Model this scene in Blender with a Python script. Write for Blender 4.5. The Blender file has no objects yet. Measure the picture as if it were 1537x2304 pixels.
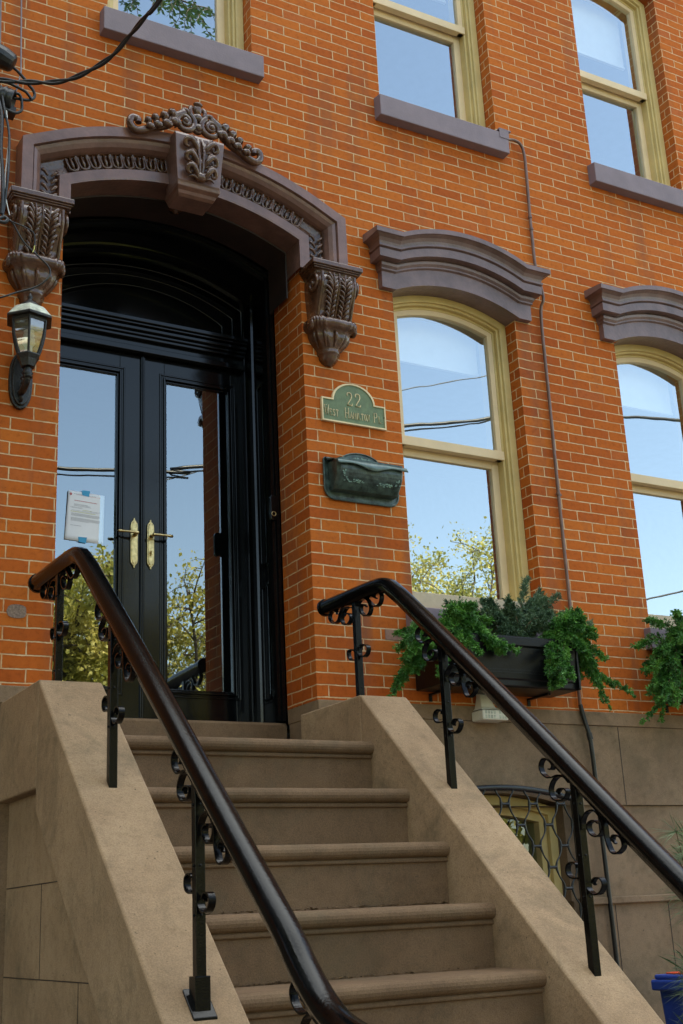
import bpy, bmesh, math, random
from mathutils import Vector, Matrix, noise
R = math.radians
S = bpy.context.scene
COL = S.collection
random.seed(7)

# ---------------------------------------------------------------- camera
cam = bpy.data.cameras.new('camera'); co = bpy.data.objects.new('camera', cam); COL.objects.link(co)
cam.sensor_fit = 'HORIZONTAL'; cam.sensor_width = 36.0; cam.lens = 36*2789.17/1537
cam.clip_start = .05; cam.clip_end = 900
yaw, pit, rol = .5267, .3124, -.0492
f = Vector((math.sin(yaw)*math.cos(pit), math.cos(yaw)*math.cos(pit), math.sin(pit)))
r = Vector((math.cos(yaw), -math.sin(yaw), 0)); u = r.cross(f)
r2 = r*math.cos(rol)+u*math.sin(rol); u2 = -r*math.sin(rol)+u*math.cos(rol)
m = Matrix((r2, u2, -f)).transposed().to_4x4(); m.translation = Vector((-3.1581, -5.7845, -1.1008))
co.matrix_world = m
S.camera = co
# ---------------------------------------------------------------- sky and sun (the sun stands behind the house: the facade is in open shade)
SUN_EL, SUN_AZ = R(50), R(25)          # azimuth measured from +y towards +x
w = bpy.data.worlds.new('World'); S.world = w; w.use_nodes = True
nt = w.node_tree; nt.nodes.clear()
sky = nt.nodes.new('ShaderNodeTexSky'); sky.sky_type = 'NISHITA'; sky.sun_disc = False
sky.sun_elevation = SUN_EL; sky.sun_rotation = SUN_AZ; sky.dust_density = 1.0; sky.ozone_density = .8; sky.air_density = 1.0
bg = nt.nodes.new('ShaderNodeBackground'); bg.inputs[1].default_value = .15
out = nt.nodes.new('ShaderNodeOutputWorld')
# bright broken cloud added high overhead, out of view, to light upward faces
tcw = nt.nodes.new('ShaderNodeTexCoord'); sp = nt.nodes.new('ShaderNodeSeparateXYZ'); nt.links.new(tcw.outputs['Generated'], sp.inputs[0])
mrz = nt.nodes.new('ShaderNodeMapRange'); mrz.inputs[1].default_value = .70; mrz.inputs[2].default_value = .88; nt.links.new(sp.outputs[2], mrz.inputs[0])
cn = nt.nodes.new('ShaderNodeTexNoise'); cn.inputs['Scale'].default_value = 3.0; cn.inputs['Detail'].default_value = 6; nt.links.new(tcw.outputs['Generated'], cn.inputs[0])
crn = nt.nodes.new('ShaderNodeMapRange'); crn.inputs[1].default_value = .36; crn.inputs[2].default_value = .52; nt.links.new(cn.outputs[0], crn.inputs[0])
cm = nt.nodes.new('ShaderNodeMath'); cm.operation = 'MULTIPLY'; nt.links.new(mrz.outputs[0], cm.inputs[0]); nt.links.new(crn.outputs[0], cm.inputs[1])
cx_ = nt.nodes.new('ShaderNodeMix'); cx_.data_type = 'RGBA'; nt.links.new(cm.outputs[0], cx_.inputs[0]); nt.links.new(sky.outputs[0], cx_.inputs[6]); cx_.inputs[7].default_value = (7.9, 9.0, 10.9, 1)
nt.links.new(cx_.outputs[2], bg.inputs[0])
nt.links.new(bg.outputs[0], out.inputs[0])
sl = bpy.data.lights.new('sun', 'SUN'); so = bpy.data.objects.new('sun', sl); COL.objects.link(so)
sl.energy = 4.0; sl.angle = R(.5); sl.color = (1, .93, .82)
sd = Vector((math.sin(SUN_AZ)*math.cos(SUN_EL), math.cos(SUN_AZ)*math.cos(SUN_EL), math.sin(SUN_EL)))
so.rotation_euler = sd.to_track_quat('Z', 'Y').to_euler(); so.location = (0, 0, 30)
S.view_settings.view_transform = 'Standard'; S.view_settings.look = 'None'
S.view_settings.exposure = 2.05; S.view_settings.gamma = 1
try:
    S.view_settings.use_white_balance = True
    S.view_settings.white_balance_temperature = 8100
    S.view_settings.white_balance_tint = 6
except Exception: pass
S.render.engine = 'CYCLES'
S.cycles.use_denoising = True
S.cycles.max_bounces = 10; S.cycles.transparent_max_bounces = 24

# ---------------------------------------------------------------- materials
def mat(name):
    m = bpy.data.materials.new(name); m.use_nodes = True
    n = m.node_tree; b = n.nodes['Principled BSDF']
    return m, n, b
def N(n, t, **k):
    x = n.nodes.new(t)
    for a, v in k.items():
        if a.startswith('i_'): x.inputs[a[2:].replace('_', ' ')].default_value = v
        elif a.startswith('n_'): x.inputs[int(a[2:])].default_value = v
        else: setattr(x, a, v)
    return x
def ramp(n, src, stops):
    x = n.nodes.new('ShaderNodeValToRGB'); e = x.color_ramp.elements
    while len(e) < len(stops): e.new(.5)
    for s, (p, c) in zip(e, stops):
        s.position = p; s.color = (*c, 1) if len(c) == 3 else c
    n.links.new(src, x.inputs[0]); return x.outputs[0]
def mixc(n, fac, a, b, mode='MIX'):
    x = n.nodes.new('ShaderNodeMix'); x.data_type = 'RGBA'; x.blend_type = mode
    for i, v in ((0, fac), (6, a), (7, b)):
        if hasattr(v, 'links'): n.links.new(v, x.inputs[i])
        elif i == 0: x.inputs[0].default_value = v
        else: x.inputs[i].default_value = (*v, 1)
    return x.outputs[2]
def plain(name, col, rough=.5, metal=0, var=.12, scale=9, bump=0, bscale=60, spec=.5, coat=0, bdist=.004):
    m, n, b = mat(name)
    tc = N(n, 'ShaderNodeTexCoord'); g = tc.outputs['Object']
    ns = N(n, 'ShaderNodeTexNoise', i_Scale=scale, i_Detail=6, i_Roughness=.6); n.links.new(g, ns.inputs[0])
    d = tuple(c*(1-var*1.6) for c in col); l = tuple(min(1, c*(1+var)) for c in col)
    n.links.new(ramp(n, ns.outputs[0], [(.3, d), (.7, l)]), b.inputs['Base Color'])
    b.inputs['Roughness'].default_value = rough; b.inputs['Metallic'].default_value = metal
    b.inputs['Specular IOR Level'].default_value = spec
    if coat: b.inputs['Coat Weight'].default_value = coat; b.inputs['Coat Roughness'].default_value = .12
    if bump:
        n2 = N(n, 'ShaderNodeTexNoise', i_Scale=bscale, i_Detail=5); n.links.new(g, n2.inputs[0])
        bp = N(n, 'ShaderNodeBump', i_Strength=bump, i_Distance=bdist); n.links.new(n2.outputs[0], bp.inputs['Height'])
        n.links.new(bp.outputs[0], b.inputs['Normal'])
    return m
BW, BH = .2341, .067
def brick_mat(name, phase=.0453):
    m, n, b = mat(name)
    tc = N(n, 'ShaderNodeTexCoord'); ge = N(n, 'ShaderNodeNewGeometry')
    p = N(n, 'ShaderNodeSeparateXYZ'); n.links.new(tc.outputs['Object'], p.inputs[0])
    nn = N(n, 'ShaderNodeSeparateXYZ'); n.links.new(ge.outputs['True Normal'], nn.inputs[0])
    ab = N(n, 'ShaderNodeMath', operation='ABSOLUTE'); n.links.new(nn.outputs[0], ab.inputs[0])
    gt = N(n, 'ShaderNodeMath', operation='GREATER_THAN', n_1=.5); n.links.new(ab.outputs[0], gt.inputs[0])
    ax = N(n, 'ShaderNodeMath', operation='ADD', n_1=phase); n.links.new(p.outputs[0], ax.inputs[0])
    ay = N(n, 'ShaderNodeMath', operation='ADD', n_1=.06); n.links.new(p.outputs[1], ay.inputs[0])
    mx = N(n, 'ShaderNodeMix'); n.links.new(gt.outputs[0], mx.inputs[0]); n.links.new(ax.outputs[0], mx.inputs[2]); n.links.new(ay.outputs[0], mx.inputs[3])
    cb = N(n, 'ShaderNodeCombineXYZ'); n.links.new(mx.outputs[0], cb.inputs[0]); n.links.new(p.outputs[2], cb.inputs[1])
    wn = N(n, 'ShaderNodeTexNoise', i_Scale=9, i_Detail=3); n.links.new(tc.outputs['Object'], wn.inputs[0])
    ws = N(n, 'ShaderNodeVectorMath', operation='SUBTRACT'); ws.inputs[1].default_value = (.5, .5, .5); n.links.new(wn.outputs[1], ws.inputs[0])
    wm = N(n, 'ShaderNodeVectorMath', operation='SCALE'); wm.inputs['Scale'].default_value = .010; n.links.new(ws.outputs[0], wm.inputs[0])
    wn2 = N(n, 'ShaderNodeTexNoise', i_Scale=70, i_Detail=3); n.links.new(tc.outputs['Object'], wn2.inputs[0])
    ws2 = N(n, 'ShaderNodeVectorMath', operation='SUBTRACT'); ws2.inputs[1].default_value = (.5, .5, .5); n.links.new(wn2.outputs[1], ws2.inputs[0])
    wm2 = N(n, 'ShaderNodeVectorMath', operation='SCALE'); wm2.inputs['Scale'].default_value = .0035; n.links.new(ws2.outputs[0], wm2.inputs[0])
    a1 = N(n, 'ShaderNodeVectorMath', operation='ADD'); n.links.new(cb.outputs[0], a1.inputs[0]); n.links.new(wm.outputs[0], a1.inputs[1])
    a2 = N(n, 'ShaderNodeVectorMath', operation='ADD'); n.links.new(a1.outputs[0], a2.inputs[0]); n.links.new(wm2.outputs[0], a2.inputs[1])
    def bt(c1, c2, mo):
        t = N(n, 'ShaderNodeTexBrick', offset=.5); n.links.new(a2.outputs[0], t.inputs['Vector'])
        t.inputs['Color1'].default_value = (*c1, 1); t.inputs['Color2'].default_value = (*c2, 1); t.inputs['Mortar'].default_value = (*mo, 1)
        t.inputs['Scale'].default_value = 1; t.inputs['Mortar Size'].default_value = .0040; t.inputs['Mortar Smooth'].default_value = .25
        t.inputs['Bias'].default_value = 0; t.inputs['Brick Width'].default_value = BW; t.inputs['Row Height'].default_value = BH
        return t
    t = bt((0, 0, 0), (1, 1, 1), (.5, .5, .5))
    sep = N(n, 'ShaderNodeSeparateColor'); n.links.new(t.outputs[0], sep.inputs[0])
    bc = ramp(n, sep.outputs[0], [(0, (.41, .086, .017)), (.15, (.46, .102, .018)), (.55, (.50, .118, .020)), (.9, (.54, .140, .024)), (1, (.46, .112, .030))])
    fn = N(n, 'ShaderNodeTexNoise', i_Scale=34, i_Detail=8, i_Roughness=.7); n.links.new(a2.outputs[0], fn.inputs[0])
    fr = ramp(n, fn.outputs[0], [(.28, (.62, .56, .52)), (.48, (.96, .96, .96)), (.75, (1.08, 1.1, 1.12))])
    bc = mixc(n, .8, bc, fr, 'MULTIPLY')
    big = N(n, 'ShaderNodeTexNoise', i_Scale=.8, i_Detail=4); n.links.new(tc.outputs['Object'], big.inputs[0])
    br = ramp(n, big.outputs[0], [(.35, (.86, .80, .76)), (.62, (1, 1, 1))])
    bc = mixc(n, .8, bc, br, 'MULTIPLY')
    # rain run-off stains: tall narrow soft streaks of soot
    mp = N(n, 'ShaderNodeMapping'); mp.inputs['Scale'].default_value = (5, 5, .7); n.links.new(tc.outputs['Object'], mp.inputs[0])
    st = N(n, 'ShaderNodeTexNoise', i_Scale=1, i_Detail=4); n.links.new(mp.outputs[0], st.inputs[0])
    bc = mixc(n, ramp(n, st.outputs[0], [(.55, (0, 0, 0)), (.76, (.65, .65, .65))]), bc, (.16, .07, .045))
    ch = N(n, 'ShaderNodeTexNoise', i_Scale=42, i_Detail=3, i_Roughness=.55); n.links.new(tc.outputs['Object'], ch.inputs[0])
    bc = mixc(n, ramp(n, ch.outputs[0], [(.70, (0, 0, 0)), (.73, (.65, .65, .65))]), bc, (.20, .055, .02))
    # pale lime bloom, sparse
    lm = N(n, 'ShaderNodeTexNoise', i_Scale=5, i_Detail=7, i_Roughness=.75); n.links.new(tc.outputs['Object'], lm.inputs[0])
    bc = mixc(n, ramp(n, lm.outputs[0], [(.66, (0, 0, 0)), (.80, (.6, .6, .6))]), bc, (.52, .28, .17))
    mn = N(n, 'ShaderNodeTexNoise', i_Scale=25, i_Detail=4); n.links.new(tc.outputs['Object'], mn.inputs[0])
    mc = ramp(n, mn.outputs[0], [(.3, (.50, .31, .16)), (.7, (.68, .48, .28))])
    # thin joints that fade out here and there
    dn = N(n, 'ShaderNodeTexNoise', i_Scale=7, i_Detail=3); n.links.new(a2.outputs[0], dn.inputs[0])
    dr = ramp(n, dn.outputs[0], [(.30, (.45, .45, .45)), (.5, (1, 1, 1))])
    fm = N(n, 'ShaderNodeMath', operation='MULTIPLY'); n.links.new(t.outputs['Fac'], fm.inputs[0]); n.links.new(dr, fm.inputs[1])
    cfin = mixc(n, fm.outputs[0], bc, mc)
    n.links.new(cfin, b.inputs['Base Color']); b.inputs['Roughness'].default_value = .8; b.inputs['Specular IOR Level'].default_value = .12
    inv = N(n, 'ShaderNodeMath', operation='MULTIPLY_ADD', n_1=-1.0, n_2=1.0); n.links.new(t.outputs['Fac'], inv.inputs[0])
    s1 = N(n, 'ShaderNodeMath', operation='MULTIPLY_ADD', n_1=.25); n.links.new(fn.outputs[0], s1.inputs[0]); n.links.new(inv.outputs[0], s1.inputs[2])
    bp = N(n, 'ShaderNodeBump', i_Strength=.8, i_Distance=.005); n.links.new(s1.outputs[0], bp.inputs['Height']); n.links.new(bp.outputs[0], b.inputs['Normal'])
    return m
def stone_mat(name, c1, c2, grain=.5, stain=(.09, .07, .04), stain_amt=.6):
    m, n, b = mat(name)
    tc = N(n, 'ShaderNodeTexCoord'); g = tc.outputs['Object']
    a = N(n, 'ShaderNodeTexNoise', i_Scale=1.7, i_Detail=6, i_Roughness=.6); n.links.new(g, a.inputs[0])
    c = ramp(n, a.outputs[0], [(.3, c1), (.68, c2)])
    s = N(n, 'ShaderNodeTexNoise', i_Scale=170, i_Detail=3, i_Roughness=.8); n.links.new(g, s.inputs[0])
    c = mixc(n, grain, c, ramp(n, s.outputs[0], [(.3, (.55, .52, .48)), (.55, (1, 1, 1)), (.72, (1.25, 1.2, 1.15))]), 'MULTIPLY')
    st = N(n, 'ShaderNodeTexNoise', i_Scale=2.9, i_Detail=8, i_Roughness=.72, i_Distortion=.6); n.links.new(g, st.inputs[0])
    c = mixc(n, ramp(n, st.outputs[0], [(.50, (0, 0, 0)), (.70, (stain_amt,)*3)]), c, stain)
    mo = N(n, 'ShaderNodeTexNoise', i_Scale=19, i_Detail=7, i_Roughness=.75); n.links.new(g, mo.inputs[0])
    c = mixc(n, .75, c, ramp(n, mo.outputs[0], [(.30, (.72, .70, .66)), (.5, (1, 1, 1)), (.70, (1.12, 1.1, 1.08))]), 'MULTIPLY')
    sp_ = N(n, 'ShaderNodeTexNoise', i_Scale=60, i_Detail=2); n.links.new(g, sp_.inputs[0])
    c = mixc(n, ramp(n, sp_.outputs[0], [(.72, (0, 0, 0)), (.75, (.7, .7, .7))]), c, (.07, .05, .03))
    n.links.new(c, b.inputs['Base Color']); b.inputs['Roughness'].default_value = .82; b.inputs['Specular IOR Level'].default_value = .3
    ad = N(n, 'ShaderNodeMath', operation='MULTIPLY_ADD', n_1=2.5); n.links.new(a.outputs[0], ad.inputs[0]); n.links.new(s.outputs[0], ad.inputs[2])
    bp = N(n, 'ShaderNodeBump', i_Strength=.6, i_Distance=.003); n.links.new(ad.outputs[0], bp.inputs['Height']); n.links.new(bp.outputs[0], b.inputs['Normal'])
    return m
def glass_mat(name, refl, tint=(.8, .86, .86), wob=.0):
    m, n, b = mat(name); n.nodes.remove(b); o = n.nodes['Material Output']
    gl = N(n, 'ShaderNodeBsdfGlossy'); gl.inputs['Roughness'].default_value = .0; gl.inputs['Color'].default_value = (.84, .94, 1, 1)
    tr = N(n, 'ShaderNodeBsdfTransparent'); tr.inputs[0].default_value = (*tint, 1)
    mx = N(n, 'ShaderNodeMixShader')
    lw = N(n, 'ShaderNodeLayerWeight', i_Blend=.35)
    mr = N(n, 'ShaderNodeMapRange'); n.links.new(lw.outputs['Facing'], mr.inputs[0]); mr.inputs[3].default_value = refl*.85; mr.inputs[4].default_value = min(1, refl+.35)
    n.links.new(mr.outputs[0], mx.inputs[0]); n.links.new(tr.outputs[0], mx.inputs[1]); n.links.new(gl.outputs[0], mx.inputs[2])
    if wob:
        tc = N(n, 'ShaderNodeTexCoord'); ns = N(n, 'ShaderNodeTexNoise', i_Scale=4, i_Detail=1); n.links.new(tc.outputs['Object'], ns.inputs[0])
        bp = N(n, 'ShaderNodeBump', i_Strength=wob, i_Distance=.002); n.links.new(ns.outputs[0], bp.inputs['Height']); n.links.new(bp.outputs[0], gl.inputs['Normal'])
    n.links.new(mx.outputs[0], o.inputs[0]); return m
def leaf_mat(name, cols, rough=.55, trans=.25, scale=6):
    m, n, b = mat(name)
    tc = N(n, 'ShaderNodeTexCoord'); ns = N(n, 'ShaderNodeTexNoise', i_Scale=scale, i_Detail=4); n.links.new(tc.outputs['Object'], ns.inputs[0])
    k = len(cols)
    c = ramp(n, ns.outputs[0], [(.32+.36*i/(k-1), cc) for i, cc in enumerate(cols)])
    n.links.new(c, b.inputs['Base Color']); b.inputs['Roughness'].default_value = rough
    tl = N(n, 'ShaderNodeBsdfTranslucent'); n.links.new(c, tl.inputs[0])
    mx = N(n, 'ShaderNodeMixShader'); mx.inputs[0].default_value = trans
    o = n.nodes['Material Output']; n.links.new(b.outputs[0], mx.inputs[1]); n.links.new(tl.outputs[0], mx.inputs[2]); n.links.new(mx.outputs[0], o.inputs[0])
    return m
M = {}
M['brick'] = brick_mat('red_orange_brick')
M['stone'] = stone_mat('tan_brownstone', (.26, .162, .092), (.395, .264, .158), grain=.65)
M['shaded_stone'] = stone_mat('shaded_brownstone', (.13, .075, .039), (.215, .13, .073), grain=.7)  # darker copy of the brownstone: shade on the steps is put into the colour
M['wallstone'] = stone_mat('base_brownstone', (.195, .122, .073), (.285, .188, .116), grain=.6)
M['trim'] = plain('purple_brown_trim_paint', (.19, .096, .074), .28, var=.22, scale=7, bump=.6, bscale=48, bdist=.003, coat=.15)
M['hoodp'] = plain('lilac_brown_hood_paint', (.18, .110, .100), .32, var=.2, scale=7, bump=.6, bscale=48, bdist=.003)
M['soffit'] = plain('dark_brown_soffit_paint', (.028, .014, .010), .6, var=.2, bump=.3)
M['sillp'] = plain('lilac_brown_sill_paint', (.20, .145, .16), .6, var=.10, scale=6, bump=.35, bscale=90)
M['ornament'] = plain('brown_ornament_paint', (.105, .043, .022), .17, var=.3, scale=14, bump=.8, bscale=45, coat=.3, bdist=.006)
M['casing'] = plain('olive_beige_casing_paint', (.60, .44, .18), .5, var=.10, scale=4, bump=.15, bscale=40)
M['sash'] = plain('tan_sash_paint', (.72, .53, .31), .45, var=.07, scale=4, bump=.1)
M['palesill'] = plain('pale_tan_sill', (.50, .40, .28), .7, var=.1, bump=.2)
M['black'] = plain('glossy_black_paint', (.003, .0035, .004), .12, var=.2, coat=0, spec=.34, bump=.06, bscale=25, bdist=.002)
M['iron'] = plain('black_iron_paint', (.003, .0029, .0029), .13, var=.3, scale=20, spec=.17, bump=.45, bscale=130, bdist=.0015)
M['castiron'] = plain('dark_cast_iron', (.012, .014, .015), .35, metal=0, bump=.6, bscale=100)
M['brass'] = plain('antique_brass', (.62, .47, .23), .3, metal=1, var=.25, scale=40)
M['glassdoor'] = glass_mat('door_glass', .27, (.75, .8, .8), .10)
M['glasswin'] = glass_mat('window_glass', .44, (.97, 1, 1), .12)
def lantern_glass():
    m, n, b = mat('lantern_glass'); n.nodes.remove(b); o = n.nodes['Material Output']
    tr = N(n, 'ShaderNodeBsdfTransparent'); df = N(n, 'ShaderNodeBsdfTranslucent'); df.inputs[0].default_value = (.75, .68, .56, 1); gl = N(n, 'ShaderNodeBsdfGlossy'); gl.inputs['Roughness'].default_value = .04
    a = N(n, 'ShaderNodeMixShader'); a.inputs[0].default_value = .38; b2 = N(n, 'ShaderNodeMixShader'); b2.inputs[0].default_value = .25
    n.links.new(tr.outputs[0], a.inputs[1]); n.links.new(df.outputs[0], a.inputs[2]); n.links.new(a.outputs[0], b2.inputs[1]); n.links.new(gl.outputs[0], b2.inputs[2]); n.links.new(b2.outputs[0], o.inputs[0]); return m
M['lglass'] = lantern_glass()
M['glassdark'] = glass_mat('basement_glass', .04, (.6, .7, .65))
M['shade'] = plain('white_shade', (.95, .95, .93), .8, var=.03)
M['room'] = plain('room_plaster', (.55, .58, .62), .9, var=.05)
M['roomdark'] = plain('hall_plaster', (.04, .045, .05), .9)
M['plaque'] = plain('green_plaque', (.12, .17, .075), .5, var=.15, scale=30, bump=.3, bscale=150)
M['gilt'] = plain('gilt_edge', (.72, .56, .32), .5, metal=0, var=.15)
M['mail'] = plain('verdigris_cast_metal', (.055, .088, .078), .32, metal=.1, var=.5, scale=22, bump=.4, bscale=80)
M['lit_lid'] = plain('lit_verdigris_lid', (.10, .155, .145), .3, metal=.1, var=.25, scale=18, bump=.2, bscale=80)  # paler copy of the cast metal: light on the lid is put into its colour
M['mailorn'] = plain('pale_verdigris_relief', (.20, .32, .26), .5, metal=0, var=.3, scale=40)
M['paper'] = plain('white_paper', (.96, .96, .98), .8, var=.02)
M['ink'] = plain('grey_ink', (.33, .33, .36), .8)
M['redink'] = plain('red_ink', (.6, .12, .13), .8)
M['hilite'] = plain('yellow_highlight', (.62, .60, .18), .8)
M['tape'] = plain('blue_tape', (.03, .36, .62), .6, var=.06)
M['planter'] = plain('black_planter_plastic', (.004, .0042, .0045), .35, var=.2, bump=.15, spec=.25)
M['rubber'] = plain('black_cable_rubber', (.010, .010, .010), .4, var=.3, bump=.3)
M['greywire'] = plain('grey_wire', (.18, .17, .2), .5)
M['pipe'] = plain('brown_painted_conduit', (.16, .085, .06), .35, var=.2, scale=12, bump=.3)
M['whiteplastic'] = plain('cream_plastic', (.72, .68, .58), .45, var=.05)
M['whitepipe'] = plain('white_conduit', (.7, .7, .68), .5, var=.12)
M['bluebin'] = plain('blue_bin_plastic', (.02, .06, .32), .35, var=.1)
M['redplastic'] = plain('red_lid_plastic', (.75, .08, .03), .4)
M['lantern'] = plain('black_lantern_metal', (.007, .007, .007), .4, var=.5, scale=30, bump=.8, bscale=90)
M['bird'] = plain('peeled_pale_roof_paint', (.50, .52, .42), .7, var=.3, scale=30, bump=.4)
M['bulb'] = plain('spiral_bulb_white', (.8, .8, .74), .3)
M['soil'] = plain('potting_soil', (.03, .02, .015), .95, bump=1)
M['asphalt'] = plain('asphalt', (.05, .05, .052), .9, var=.2, bump=.5)
M['walk'] = plain('bluestone_sidewalk', (.12, .11, .10), .9, var=.12, scale=3, bump=.3)
M['kerb'] = plain('bluestone_kerb', (.3, .3, .3), .85)
M['lawn'] = plain('park_lawn', (.04, .07, .02), .95, var=.3, scale=2, bump=.8)
M['bark'] = plain('tree_bark', (.10, .075, .055), .9, var=.3, bump=1, bscale=30, bdist=.02)
M['litter'] = plain('dry_litter', (.13, .07, .025), .9, var=.6, scale=90)
M['palebrick'] = plain('faded_pink_brick', (.30, .155, .105), .85, var=.2, scale=30, bump=.3)
M['patch'] = plain('grey_mortar_patch', (.25, .17, .13), .9, var=.3, scale=120, bump=.5, bscale=200)
M['jun_bright'] = leaf_mat('bright_juniper', [(.018, .085, .016), (.055, .20, .032), (.14, .34, .055)], trans=.2, scale=14)
M['jun_blue'] = leaf_mat('blue_green_juniper', [(.03, .07, .035), (.07, .14, .07), (.13, .20, .10)], trans=.15, scale=14)
M['pine'] = leaf_mat('pine_needles', [(.03, .06, .02), (.08, .13, .05), (.16, .22, .10)], trans=.15, scale=9)
M['spring'] = leaf_mat('spring_leaves', [(.16, .18, .03), (.38, .36, .07), (.62, .52, .16)], trans=.35, scale=.9)
M['locust'] = leaf_mat('locust_leaves', [(.03, .08, .02), (.08, .16, .04)], trans=.35, scale=3)
M['twig'] = plain('brown_twig', (.13, .075, .04), .9)

# ---------------------------------------------------------------- mesh helpers
def cr(pts, k=6):
    "Catmull-Rom through points"
    P = [Vector(p) for p in pts]; o = []
    for i in range(len(P)-1):
        a = P[i-1] if i else P[0]*2-P[1]; b, c = P[i], P[i+1]; d = P[i+2] if i+2 < len(P) else P[-1]*2-P[-2]
        for j in range(k):
            t = j/k
            o.append(.5*((2*b)+(c-a)*t+(2*a-5*b+4*c-d)*t*t+(3*b-a-3*c+d)*t**3))
    o.append(P[-1]); return o
class MB:
    def __init__(s): s.v = []; s.f = []; s.sm = []
    def add(s, v, f, smooth=False):
        o = len(s.v); s.v += [tuple(x) for x in v]; s.f += [tuple(i+o for i in q) for q in f]; s.sm += [smooth]*len(f); return s
    def box(s, x0, x1, y0, y1, z0, z1):
        return s.add([(x0,y0,z0),(x1,y0,z0),(x1,y1,z0),(x0,y1,z0),(x0,y0,z1),(x1,y0,z1),(x1,y1,z1),(x0,y1,z1)],
                     [(0,3,2,1),(4,5,6,7),(0,1,5,4),(1,2,6,5),(2,3,7,6),(3,0,4,7)])
    def prism(s, poly, a, b, axis='x'):
        "poly: 2D points; axis x: (y,z), y: (x,z), z: (x,y)"
        n = len(poly)
        g = {'x': lambda p, t: (t, p[0], p[1]), 'y': lambda p, t: (p[0], t, p[1]), 'z': lambda p, t: (p[0], p[1], t)}[axis]
        v = [g(p, a) for p in poly]+[g(p, b) for p in poly]
        return s.add(v, [tuple(range(n))[::-1], tuple(range(n, 2*n))]+[(i, (i+1) % n, n+(i+1) % n, n+i) for i in range(n)])
    def rings(s, rings, closed=True, caps=True, smooth=True):
        n = len(rings[0]); v = [p for q in rings for p in q]; f = []
        for i in range(len(rings)-1):
            for j in range(n if closed else n-1):
                f.append((i*n+j, i*n+(j+1) % n, (i+1)*n+(j+1) % n, (i+1)*n+j))
        s.add(v, f, smooth)
        if caps and closed:
            s.add(rings[0], [tuple(range(n))[::-1]]); s.add(rings[-1], [tuple(range(n))])
        return s
    def tube(s, path, rad, n=8, caps=True, flat=None, up=None):
        P = [Vector(p) for p in path]; rg = []
        t0 = (P[1]-P[0]).normalized(); a = Vector(up) if up else (Vector((0, 0, 1)) if abs(t0.z) < .9 else Vector((1, 0, 0)))
        nrm = (a-t0*a.dot(t0)).normalized()
        for i, p in enumerate(P):
            t = (P[min(i+1, len(P)-1)]-P[max(i-1, 0)])
            t = t.normalized() if t.length > 1e-9 else t0
            nrm = nrm-t*nrm.dot(t); nrm = nrm.normalized() if nrm.length > 1e-6 else t.orthogonal().normalized()
            b = t.cross(nrm); rr = rad[i] if hasattr(rad, '__len__') else rad
            fx = flat if flat else 1
            rg.append([p+nrm*math.cos(2*math.pi*k/n)*rr+b*math.sin(2*math.pi*k/n)*rr*fx for k in range(n)])
        return s.rings(rg, caps=caps)
    def lathe(s, prof, c, n=20, axis='z'):
        rg = []
        for rr, h in prof:
            if axis == 'z': rg.append([(c[0]+rr*math.cos(2*math.pi*k/n), c[1]+rr*math.sin(2*math.pi*k/n), c[2]+h) for k in range(n)])
            elif axis == 'y': rg.append([(c[0]+rr*math.cos(2*math.pi*k/n), c[1]+h, c[2]+rr*math.sin(2*math.pi*k/n)) for k in range(n)])
            else: rg.append([(c[0]+h, c[1]+rr*math.cos(2*math.pi*k/n), c[2]+rr*math.sin(2*math.pi*k/n)) for k in range(n)])
        return s.rings(rg)
    def ball(s, c, rx, ry=None, rz=None, n=10, m=6):
        ry = ry or rx; rz = rz or rx
        rg = []
        for i in range(m+1):
            a = math.pi*(i+.02)/(m+.04)
            rg.append([(c[0]+rx*math.sin(a)*math.cos(2*math.pi*k/n), c[1]+ry*math.sin(a)*math.sin(2*math.pi*k/n), c[2]+rz*math.cos(a)) for k in range(n)])
        return s.rings(rg)
    def sweep(s, path, prof, smooth=False):
        """path: list of (x,z,nx,nz) ; prof: list of (n,y) ; open sheet"""
        rg = [[(x+nx*n_, y_, z+nz*n_) for n_, y_ in prof] for x, z, nx, nz in path]
        return s.rings(rg, closed=False, caps=False, smooth=smooth)
    def band(s, path, x, w, th):
        "flat bar: path of (y,z), band width along x"
        P = cr([(x, a, b) for a, b in path], 5); rg = []
        for i, p in enumerate(P):
            t = (P[min(i+1, len(P)-1)]-P[max(i-1, 0)]).normalized(); nn = Vector((0, -t.z, t.y))*th/2
            k = .55 if i > len(P)-5 else 1
            rg.append([p+nn+Vector((w/2*k, 0, 0)), p+nn-Vector((w/2*k, 0, 0)), p-nn-Vector((w/2*k, 0, 0)), p-nn+Vector((w/2*k, 0, 0))])
        return s.rings(rg, smooth=False)
    def build(s, name, m, parent=None, bevel=0, smooth=None, solid=0, seg=2):
        me = bpy.data.meshes.new(name); me.from_pydata(s.v, [], s.f); me.validate(clean_customdata=False)
        if len(s.sm) == len(me.polygons): me.polygons.foreach_set('use_smooth', s.sm)
        bm = bmesh.new(); bm.from_mesh(me); bmesh.ops.recalc_face_normals(bm, faces=bm.faces); bm.to_mesh(me); bm.free()
        me.materials.append(M[m]); o = bpy.data.objects.new(name, me); COL.objects.link(o)
        if parent: o.parent = parent
        if solid:
            q = o.modifiers.new('solid', 'SOLIDIFY'); q.thickness = solid; q.offset = 0
        if bevel:
            q = o.modifiers.new('bevel', 'BEVEL'); q.width = bevel; q.segments = seg; q.limit_method = 'ANGLE'; q.angle_limit = R(40); q.harden_normals = False
        return o
def thing(name, label, cat, group=None, loc=(0, 0, 0)):
    o = bpy.data.objects.new(name, None); COL.objects.link(o); o.empty_display_size = .1
    o['label'] = label; o['category'] = cat
    if group: o['group'] = group
    return o
def tag(o, label, cat, group=None):
    o['label'] = label; o['category'] = cat
    if group: o['group'] = group
    return o
def struct(o): o['kind'] = 'structure'; return o

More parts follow.
